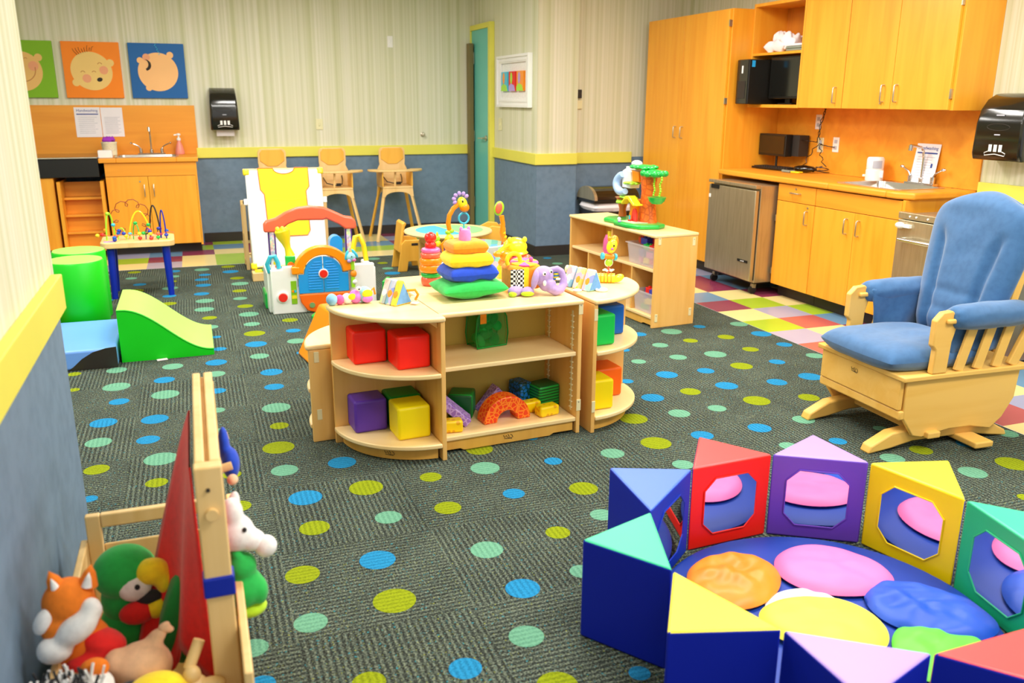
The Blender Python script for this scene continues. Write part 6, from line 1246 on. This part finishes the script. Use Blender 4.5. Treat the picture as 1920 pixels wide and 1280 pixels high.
# arms
for s in(-1,1):
    y=s*W2
    P=[(-0.155,0.361),(-0.075,0.361),(-0.07,0.50),(-0.055,0.56),(-0.05,0.61),(-0.085,0.640),(-0.135,0.635),(-0.17,0.60),(-0.17,0.49),(-0.15,0.47)]
    b=B(); b.prism(P,-0.016,0.016,MATS['gwood'],TR(0,y,0)@RX(PI/2)); b.build('arm_post',t,bevel=0.006,seg=3)
    b=B(); b.bb(-0.12,0.36,y-0.032,y+0.032,0.585,0.607,'gwood'); b.build('armrest',t,bevel=0.008,seg=3)
    for x0,x1 in((0.00,0.06),(0.105,0.165),(0.21,0.27)):
        b=B(); b.bar((x0,y,0.361),(x1,y,0.584),0.05,0.016,'gwood',upv=(0,1,0)); b.build('slat',t,bevel=0.004)
    b=B(); b.bar((0.30,y,0.361),(0.43,y,0.64),0.055,0.022,'gwood',upv=(0,1,0)); b.build('rear_post',t,bevel=0.005)
    # padded sleeve: the arm pad wraps over the arm; the far one hangs down inside
    b=B()
    nn=12; secs=[]
    for i in range(nn+1):
        u=i/nn; x=-0.085+0.44*u; k=1-0.28*(abs(2*u-1)**4)
        sec=[]
        for j in range(20):
            a=2*PI*j/20; rz_=0.060*k; ry=0.068*k
            zz=0.605+math.sin(a)*rz_; yy=y+math.cos(a)*ry
            sec.append((x+0.004*math.sin(j*2.3+i),yy,zz+0.003*math.sin(j*1.7+i*1.3)))
        secs.append(sec)
    vs=[p for q in secs for p in q]; fs=[(i*20+j,i*20+(j+1)%20,(i+1)*20+(j+1)%20,(i+1)*20+j) for i in range(nn) for j in range(20)]+[tuple(range(20)),tuple(range(nn*20,(nn+1)*20))]
    b.raw(vs,fs,'glider_blue',None,True); b.build('arm_cushion',t,smooth=True,ang=120,sub=1)
    # skirt of the arm cushion hanging on the inside
    b=B(); nx=14;nz=8; vs=[];fs=[]
    for side in(0,1):
        for i in range(nx+1):
            for j in range(nz+1):
                u=i/nx;v=j/nz; x=-0.075+0.36*u+0.05*v*(1-u); zz=0.63-0.205*v; th=0.013*math.sin(PI*min(1,max(0.08,u)))+0.006
                yy=y-s*(0.045+0.012*math.sin(u*9+v*5)*v)+ (th if side else -th)
                vs.append((x,yy,zz))
    k=(nx+1)*(nz+1); idx=lambda sd,i,j: sd*k+i*(nz+1)+j
    for sd in(0,1):
        for i in range(nx):
            for j in range(nz): fs.append((idx(sd,i,j),idx(sd,i+1,j),idx(sd,i+1,j+1),idx(sd,i,j+1)))
    for i in range(nx): fs+= [(idx(0,i,0),idx(0,i+1,0),idx(1,i+1,0),idx(1,i,0)),(idx(0,i,nz),idx(0,i+1,nz),idx(1,i+1,nz),idx(1,i,nz))]
    for j in range(nz): fs+= [(idx(0,0,j),idx(0,0,j+1),idx(1,0,j+1),idx(1,0,j)),(idx(0,nx,j),idx(0,nx,j+1),idx(1,nx,j+1),idx(1,nx,j))]
    b.raw(vs,fs,'glider_blue',None,True); b.build('cushion_skirt',t,smooth=True,ang=120,sub=1)
b=B(); b.pillow((-0.072,0,0.408),(0.57,0.525,0.13),MATS['glider_blue'],n=24,pw=5,wr=0.008,seed=11); b.build('seat_cushion',t,sub=1)
# back cushion: tufted, reclined
b=B(); nu,nv=28,34; vs=[];fs=[]
BT=TR(0.205,0,0.43)@RY(0.22)
for sd in(1,-1):
    for i in range(nu+1):
        for j in range(nv+1):
            u=-1+2*i/nu; v=j/nv
            # outline: narrow at the seat, wide at the shoulders, rounded top
            w=0.205+0.085*math.sin(min(1,v*1.15)*PI/2); top=0.70
            rr=0.30; zz=v*top
            if v>0.74:
                q=(v-0.74)/0.26; w*=math.sqrt(max(0.0,1-0.80*q**2.6))
            yy=u*w; zz=v*top-0.05*(u*u)*(v**6)
            e_=max(0,(1-abs(u)**3.2))**0.5*max(0,min(1,(1-v)*9))**0.5*max(0,min(1,v*10+0.15))**0.5
            th=0.075*e_
            if sd==1: # front face: raised centre panel, side rolls, seams
                seam=0.14+0.10*max(0,v-0.15)**1.5 if v<0.62 else 0.14+0.10*0.32+ (v-0.62)*0.25
                dd=abs(abs(yy)-seam*0.9)
                if v<0.72: th-=0.038*math.exp(-(dd/0.016)**2)*min(1,(0.74-v)*8)
                th-=0.010*math.exp(-((v-0.30)/0.02)**2)*(1 if abs(yy)<seam*0.9 else 0)+0.010*math.exp(-((v-0.17)/0.02)**2)*(1 if abs(yy)<seam*0.9 else 0)
                th+=0.005*noise.noise(Vector((yy*9,v*8,0)))*e_
            vs.append((-th*sd if sd==1 else 0.055*e_,yy,zz))
k=(nu+1)*(nv+1)
for sd in(0,1):
    for i in range(nu):
        for j in range(nv):
            a=sd*k+i*(nv+1)+j; fs.append((a,a+nv+1,a+nv+2,a+1))
b.raw(vs,fs,'glider_blue',BT,True); bmesh.ops.remove_doubles(b.bm,verts=b.bm.verts,dist=0.0004)
for i_ in(0,): pass
b.build('back_cushion',t,sub=1,ang=150)
for y in(-0.20,-0.10,0,0.10,0.20):
    b=B(); b.bar((0.28,y,0.40),(0.43,y,1.0),0.04,0.014,'gwood',upv=(0,1,0)); b.build('back_slat',t,bevel=0.003)
b=B(); b.bar((0.435,-0.23,1.0),(0.435,0.23,1.0),0.07,0.025,'gwood'); b.build('back_rail',t,bevel=0.008)
# ================================================================ MIRROR PLAY RING
CX,CY=1.643,1.752; RI,RO,HR=0.552,0.745,0.312
t=thing('mirror_play_ring','ring of bright triangular foam blocks with mirrors on the inside, at the lower right','play ring',(CX,CY,0))
VA={0:3.8,1:39.2,2:72.0,3:106.8,4:146.0,5:182.0,6:217.3,7:251.0,8:289,9:326}
RR={0:0.525,1:0.576,2:0.562,3:0.545,4:0.53,5:0.55,6:0.556,7:0.555,8:0.552,9:0.55}
OA={0:21.8,1:56.0,2:88.5,3:123.5,4:163.5,5:200.0,6:234,7:271,8:308,9:345}
OR={0:0.775,1:0.775,2:0.765,3:0.752,4:0.738,5:0.75,6:0.75,7:0.75,8:0.75,9:0.75}
TOPS=['yellow','purple','red','blue','teal','yellow','purple','red','blue','teal']
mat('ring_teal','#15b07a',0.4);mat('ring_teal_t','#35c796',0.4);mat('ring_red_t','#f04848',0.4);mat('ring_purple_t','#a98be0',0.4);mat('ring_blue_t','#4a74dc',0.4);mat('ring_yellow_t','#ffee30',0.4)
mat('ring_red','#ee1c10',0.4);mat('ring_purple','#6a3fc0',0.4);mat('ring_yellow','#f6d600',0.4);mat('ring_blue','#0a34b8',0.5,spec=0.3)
mat('ring_out','#041fae',0.55,spec=0.25)
b0=None
for i in range(10):
    a0,a1,ao=math.radians(VA[i]),math.radians(VA[(i+1)%10]+(360 if i==9 else 0)),math.radians(OA[i])
    p=Vector((RR[i]*math.cos(a0),RR[i]*math.sin(a0),0)); q=Vector((RR[(i+1)%10]*math.cos(a1),RR[(i+1)%10]*math.sin(a1),0)); o_=Vector((OR[i]*math.cos(ao),OR[i]*math.sin(ao),0))
    c=(p+q+o_)/3; p2,q2,o2=[c+(v-c)*0.996 for v in(p,q,o_)]
    col=TOPS[i]
    h=Vector((0,0,HR)); b=B(); 
    vs=[p2,q2,o2,p2+h,q2+h,o2+h]
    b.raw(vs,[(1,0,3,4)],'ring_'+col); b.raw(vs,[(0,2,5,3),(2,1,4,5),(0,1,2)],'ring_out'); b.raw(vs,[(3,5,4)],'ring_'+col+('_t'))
    bmesh.ops.remove_doubles(b.bm,verts=b.bm.verts,dist=1e-5)
    k=b.build('wedge_block',t,bevel=0.008,seg=3); k['label']={'yellow':'yellow','purple':'purple','red':'red','blue':'blue','teal':'green'}[col]+'-topped triangular block of the ring with blue outer sides'
    # mirror inset on the inner face
    mid=(p2+q2)/2; inn=-Vector((mid.x,mid.y,0)).normalized(); ux=(q2-p2).normalized(); nrm=Vector((-ux.y,ux.x,0)); 
    if nrm.dot(inn)<0: nrm=-nrm
    L=(q2-p2).length; cx_,hw,hh,ch=L/2,L*0.33,HR*0.335,L*0.13
    oc=[(-hw,-hh+ch),(-hw+ch,-hh),(hw-ch,-hh),(hw,-hh+ch),(hw,hh-ch),(hw-ch,hh),(-hw+ch,hh),(-hw,hh-ch)]
    M=Matrix((ux,Vector((0,0,1)),nrm)).transposed().to_4x4(); M.translation=mid+Vector((0,0,HR*0.5))+nrm*0.0008
    b=B(); b.prism(oc,0,0.0015,MATS['mirror'],M); mo=b.build('mirror',k)
    b=B(); b.tube([tuple(M@Vector((x,y,0.001))) for x,y in oc],0.003,MATS['ring_'+col],6,closed=True); b.build('mirror_piping',k)
b=B(); b.lathe([(0.47,0.0),(0.49,0.012),(0.49,0.028),(0.47,0.040),(0.2,0.042),(0,0.042)],mat('mat_blue','#0a38a0',0.55,'plain'),n=60); o=b.build('floor_pad'); o.location=(CX,CY,0.001); tag(o,'round blue padded mat lying inside the mirror play ring','mat')
# petal quilt: overlapping satin petals lying on the pad
t=thing('petal_play_quilt','quilt of big orange, pink, yellow and blue petals on the blue pad','quilt',(CX,CY,0.044))
mat('sat_orange','#f58a14',0.45,'felt',scale=0.1,col2='#e8740c');mat('sat_pink','#f274b4',0.55);mat('sat_yellow','#fdf04a',0.55);mat('sat_blue','#0c4cc0',0.5,'felt',scale=0.08,col2='#0a3ea8');mat('sat_green','#5fd63a',0.5);mat('sat_white','#f2f4f6',0.5)
def petal(c,r,m,z,rot,n='petal',wr=0.006,h=0.03,seed=0):
    b=B(); T=TR(c[0]-CX,c[1]-CY,z)@RZ(rot); vs=[];fs=[];nr,na=10,44
    vs.append((0,0,h))
    for i in range(1,nr+1):
        u=i/nr
        for j in range(na):
            a=2*PI*j/na; e_=1+0.03*math.sin(3*a+seed)
            hh=h*(1-u**4)**0.6+wr*noise.noise(Vector((u*3*math.cos(a)+seed*7,u*3*math.sin(a),seed)))*1.6*(1-u**6)
            vs.append((r[0]*u*math.cos(a)*e_,r[1]*u*math.sin(a)*e_,max(hh,0.0)))
    for j in range(na): fs.append((0,1+j,1+(j+1)%na))
    for i in range(nr-1):
        for j in range(na): fs.append((1+i*na+j,1+(i+1)*na+j,1+(i+1)*na+(j+1)%na,1+i*na+(j+1)%na))
    base=len(vs); vs+= [(x,y,-0.002) for (x,y,zz) in vs[1+(nr-1)*na:]]
    for j in range(na): fs.append((1+(nr-1)*na+j,base+j,base+(j+1)%na,1+(nr-1)*na+(j+1)%na))
    fs.append(tuple(range(base,base+na))[::-1])
    b.raw(vs,fs,m,T,True); o=b.build(n,t,sub=1); return o
petal((1.60,1.80),(0.12,0.10),'sat_white',0.002,0,'centre',h=0.014)
petal((1.81,1.50),(0.16,0.12),'sat_green',0.004,0.5,h=0.022,seed=4)
petal((1.925,1.655),(0.185,0.145),'sat_blue',0.006,-0.9,wr=0.014,h=0.035,seed=1)
petal((1.805,1.93),(0.185,0.15),'sat_pink',0.008,-0.55,wr=0.004,h=0.035,seed=2)
petal((1.480,1.990),(0.175,0.14),'sat_orange',0.008,0.55,wr=0.012,h=0.035,seed=3)
petal((1.58,1.69),(0.18,0.145),'sat_yellow',0.012,-0.55,wr=0.004,h=0.036,seed=5)
# ================================================================ PUPPET STAND AT THE NEAR LEFT
t=thing('puppet_stand','light wooden puppet stand with a top rail and crate, against the near wall','puppet stand',(-0.03,2.0,0))
def pb(x0,x1,y0,y1,z0,z1,n,bev=0.004): b=B(t,True); b.bb(x0,x1,y0,y1,z0,z1,'pine'); return b.build(n,t,bevel=bev,seg=3)
pb(-0.052,0.002,1.665,1.700,0.0,0.80,'post'); pb(-0.052,0.002,2.29,2.325,0.0,0.772,'post')
pb(-0.050,-0.030,1.7005,2.315,0.765,0.80,'top_rail'); pb(-0.022,0.000,1.7005,2.315,0.765,0.80,'top_rail'); pb(-0.0299,-0.0221,1.7005,2.315,0.765,0.788,'rail_spacer')
b=B(t,True); b.cyl((-0.025,1.655,0.70),(-0.025,1.665,0.70),0.012,'pine'); b.build('dowel_end',t); b=B(t,True); b.cyl((-0.028,1.661,0.752),(-0.028,1.665,0.752),0.004,'trim_dark'); b.build('screw',t)
for y in(1.98,2.18): b=B(t,True); b.cyl((0.0,y,0.66),(0.025,y,0.665),0.010,'pine'); b.build('peg',t)
# crate below
pb(0.006,0.024,1.50,2.33,0.05,0.435,'crate_side'); pb(-0.37,-0.352,1.50,2.33,0.05,0.36,'crate_side')
pb(-0.3145,-0.053,2.326,2.334,0.065,0.34,'end_panel'); pb(-0.3145,-0.053,2.312,2.334,0.395,0.432,'end_rail'); pb(-0.352,-0.315,2.312,2.335,0.05,0.432,'end_post')
pb(-0.352,0.006,1.50,2.325,0.04,0.06,'crate_floor'); pb(-0.352,0.006,1.50,1.518,0.06,0.30,'end_panel')
b=B(); b.box((0,0,0),(0.062,0.046,0.045),'vinyl_dblue'); o=b.build('blue_strap',bevel=0.004); o.location=(-0.0245,1.6825,0.535); tag(o,'blue fabric strap wrapped round the near post of the puppet stand','strap')
def puppet(name,label,loc,cat='hand puppet',rz=0): return thing(name,label,cat,loc,rz,None)
def blob(t,name,ells,m,vox=0.006,**k):
    b=B()
    for e in ells:
        c,r=e[0],e[1]; b.ell(c,r,MATS[m],rot=e[2] if len(e)>2 else None,n=20,k=12)
    return b.build(name,t,remesh=vox if len(ells)>1 else 0,**k)
# parrot
t=puppet('parrot_puppet','green parrot hand puppet with a yellow beak in the puppet crate',(-0.235,2.0,0.22))
blob(t,'head',[((0,0,0.205),(0.072,0.066,0.064)),((0.0,0.01,0.13),(0.062,0.058,0.07))],'felt_green')
blob(t,'body',[((0.0,0.01,0.06),(0.072,0.06,0.07)),((0.01,0,0.0),(0.075,0.06,0.05))],'felt_dgreen' if False else 'felt_green')
blob(t,'face_patch',[((0.022,-0.042,0.185),(0.038,0.030,0.036),(0,0,0.3))],'felt_white')
blob(t,'beak',[((0.062,-0.040,0.215),(0.040,0.032,0.032)),((0.086,-0.042,0.188),(0.022,0.026,0.034))],'felt_yellow')
blob(t,'lower_beak',[((0.05,-0.05,0.155),(0.03,0.02,0.016))],'felt_black')
blob(t,'wing_red',[((0.022,-0.060,0.125),(0.040,0.022,0.028),(0,0,0))],'felt_red'); blob(t,'wing_tip',[((0.064,-0.058,0.128),(0.026,0.020,0.025))],'felt_yellow')
blob(t,'eye',[((0.030,-0.073,0.198),(0.006,0.004,0.007))],'felt_black')
# fox
t=puppet('fox_puppet','orange and white fox hand puppet slumped in the puppet crate by the wall',(-0.325,1.80,0.30))
blob(t,'head',[((0.0,0.0,0.185),(0.052,0.05,0.05)),((-0.02,-0.005,0.14),(0.04,0.05,0.045)),((0.03,0.0,0.15),(0.03,0.04,0.04)),((0.005,0.02,0.07),(0.065,0.05,0.06))],'felt_orange' if False else 'fox_orange') if 'fox_orange' in MATS else (mat('fox_orange','#f4801c',0.9,'felt',bump=0.3),blob(t,'head',[((0.0,0.0,0.185),(0.052,0.05,0.05)),((-0.02,-0.005,0.14),(0.04,0.05,0.045)),((0.03,0.0,0.15),(0.03,0.04,0.04)),((0.005,0.02,0.07),(0.065,0.05,0.06))],'fox_orange'))
blob(t,'muzzle',[((0.015,-0.045,0.145),(0.050,0.030,0.030),(0,-.6,0)),((-0.03,-0.045,0.105),(0.036,0.03,0.03)),((0.045,-0.035,0.175),(0.022,0.022,0.028))],'felt_white')
blob(t,'cheek',[((-0.045,-0.03,0.165),(0.018,0.02,0.03),(0,0.5,0))],'felt_white')
for s in(-1,1):
    b=B(); b.lathe([(0.020,0),(0.012,0.028),(0.0,0.048)],MATS['fox_orange'],TR(0.012+s*0.028,0,0.215)@RY(s*0.25)); b.build('ear',t)
    b=B(); b.lathe([(0.011,0.004),(0.006,0.022),(0.0,0.036)],MATS['felt_white'],TR(0.012+s*0.027,-0.012,0.215)@RY(s*0.25)); b.build('ear_lining',t)
blob(t,'scarf',[((0.055,0.0,0.075),(0.05,0.04,0.025),(0,0.5,0)),((0.03,-0.02,0.05),(0.05,0.04,0.02))],'felt_red')
blob(t,'paw',[((0.05,-0.05,0.02),(0.035,0.025,0.02))],'fox_orange'); blob(t,'paw_front',[((-0.01,-0.06,0.012),(0.035,0.025,0.02))],'fox_orange')
# peach puppet
t=puppet('peach_puppet','peach-skinned hand puppet with one arm raised in the puppet crate',(-0.195,1.74,0.235))
blob(t,'body',[((0,0,0.10),(0.062,0.05,0.055)),((0.0,0.0,0.03),(0.06,0.05,0.05)),((0.03,0.02,0.148),(0.030,0.02,0.016),(0,-.7,0)),((-0.045,0,0.12),(0.03,0.03,0.03))],'felt_peach')
blob(t,'hand',[((0.050,0.022,0.168),(0.014,0.012,0.012)),((0.060,0.022,0.162),(0.010,0.010,0.007)),((0.054,0.022,0.176),(0.010,0.008,0.007))],'felt_peach',0.004)
blob(t,'cuff',[((0.004,-0.05,0.055),(0.016,0.014,0.014))],'felt_orange')
# striped, grey puppet at the bottom edge
t=puppet('zebra_puppet','black and white shaggy striped puppet at the bottom of the crate',(-0.345,1.62,0.27))
mat('shag_bw','#eeeae6',0.9,'bands',col2='#2a2a34',scale=16,axis='x')
blob(t,'body',[((0,0,0.09),(0.06,0.06,0.055)),((0.05,0.0,0.05),(0.06,0.05,0.05))],'shag_bw')
b=B(); q=random.Random(8)
for i in range(60):
    a=q.uniform(0,2*PI); r=q.uniform(0,0.055); c=Vector((0.02+r*math.cos(a)*1.4,r*math.sin(a),0.125-0.3*r)); b.bar(c,c+Vector((q.uniform(-.02,.02),q.uniform(-.02,.02),0.035)),0.004,0.004,'felt_black' if i%2 else 'felt_white')
b.build('shag',t)
t=puppet('tan_dog_puppet','white and orange dog puppet lying at the bottom of the crate',(-0.285,1.665,0.28))
blob(t,'head',[((0,0,0.08),(0.045,0.04,0.035)),((0.03,-0.03,0.06),(0.04,0.03,0.028))],'felt_white'); blob(t,'ear',[((0.01,0.01,0.115),(0.028,0.018,0.022))],'fox_orange'); blob(t,'nose',[((0.055,-0.06,0.058),(0.014,0.014,0.012))],'fox_orange')
t=puppet('yellow_puppet','yellow cloth puppet at the bottom of the crate beside the red cape',(-0.165,1.64,0.25))
blob(t,'body',[((0,0,0.075),(0.065,0.06,0.045)),((0.04,-0.01,0.05),(0.05,0.05,0.04))],'felt_yellow'); blob(t,'sleeve',[((-0.05,0.02,0.085),(0.025,0.025,0.02))],'felt_black')
t=puppet('wooden_toy_figure','pale wooden toy figure lying in the crate beside the near post',(-0.095,1.66,0.245))
b=B(); b.ell((0,0,0.10),(0.018,0.018,0.020),MATS['pine']); b.ell((0.0,0,0.075),(0.03,0.025,0.02),MATS['pine']); b.ell((0.035,-0.01,0.075),(0.03,0.02,0.014),MATS['pine']); b.build('figure',t)
b=B(); b.cyl((-0.005,0.01,0.11),(0.02,0.03,0.16),0.012,'pine'); b.build('arm',t)
# puppet draped over the rail: red cape on the left, blue on the right
t=puppet('caped_puppet','puppet with a long red cape hanging from the rail of the puppet stand',(-0.06,2.0,0.45))
b=B(); nx,nz=16,16; vs=[];fs=[]
for sd in(0,1):
    for i in range(nx+1):
        for j in range(nz+1):
            u=i/nx;v=j/nz
            y=1.76+0.36*(1-u)*(1-0.55*v); z=0.765-0.50*v-0.05*v*math.sin(u*7)-0.07*v*(1-u)*0.2
            x=-0.060-0.150*v**0.9*(1-u)-0.014*math.sin(u*9+1)*v
            vs.append((x-(0.003 if sd else -0.001)+0.06,y-2.0,z-0.45))
k=(nx+1)*(nz+1)
for sd in(0,1):
    for i in range(nx):
        for j in range(nz): a=sd*k+i*(nz+1)+j; fs.append((a,a+nz+1,a+nz+2,a+1) if sd else (a,a+1,a+nz+2,a+nz+1))
for j in range(nz): fs+= [(j,k+j,k+j+1,j+1),(nx*(nz+1)+j,nx*(nz+1)+j+1,k+nx*(nz+1)+j+1,k+nx*(nz+1)+j)]
for i in range(nx): a=i*(nz+1)+nz; fs.append((a,a+nz+1,k+a+nz+1,k+a))
b.raw(vs,fs,'felt_red',None,True); b.build('red_cape',t,smooth=True,ang=170)
b=B(); b.pillow((-0.055,0.0-0.05,-0.12),(0.10,0.16,0.25),MATS['felt_dgreen'],rot=(0,0.3,0),wr=0.02,seed=3); b.build('green_skirt',t)
t=puppet('blue_puppet','blue and white puppet hanging at the far right of the stand rail',(0.012,2.10,0.64))
blob(t,'body',[((0,0,0.03),(0.014,0.03,0.05)),((0.012,-0.02,-0.01),(0.022,0.04,0.04))],'felt_blue',0.004); blob(t,'hand',[((0.012,-0.10,-0.02),(0.013,0.018,0.012))],'felt_peach')
t=puppet('white_rabbit_puppet','white animal puppet with a round snout hanging right of the stand',(0.02,1.90,0.53))
blob(t,'head',[((0.0,0,0.0),(0.042,0.045,0.045)),((-0.005,0.0,0.05),(0.025,0.03,0.04)),((0.035,-0.01,-0.02),(0.03,0.03,0.025))],'felt_white'); blob(t,'snout',[((0.062,-0.02,-0.035),(0.026,0.026,0.026))],'felt_white')
blob(t,'ear',[((0.0,0.02,0.065),(0.014,0.012,0.03),(0,0.2,0))],'felt_white')
blob(t,'eye',[((0.018,-0.036,0.022),(0.005,0.005,0.006))],'felt_black')
t=puppet('green_frog_puppet','green animal puppet hanging below the white one, right of the stand',(0.025,1.88,0.40))
blob(t,'head',[((0,0,0.0),(0.046,0.05,0.05)),((0.0,0,0.055),(0.035,0.04,0.03)),((0.035,-0.01,-0.01),(0.02,0.03,0.035)),((-0.01,0.0,0.09),(0.014,0.02,0.014))],'felt_green'); blob(t,'chin',[((0.01,0,-0.055),(0.04,0.04,0.02))],'felt_lime')
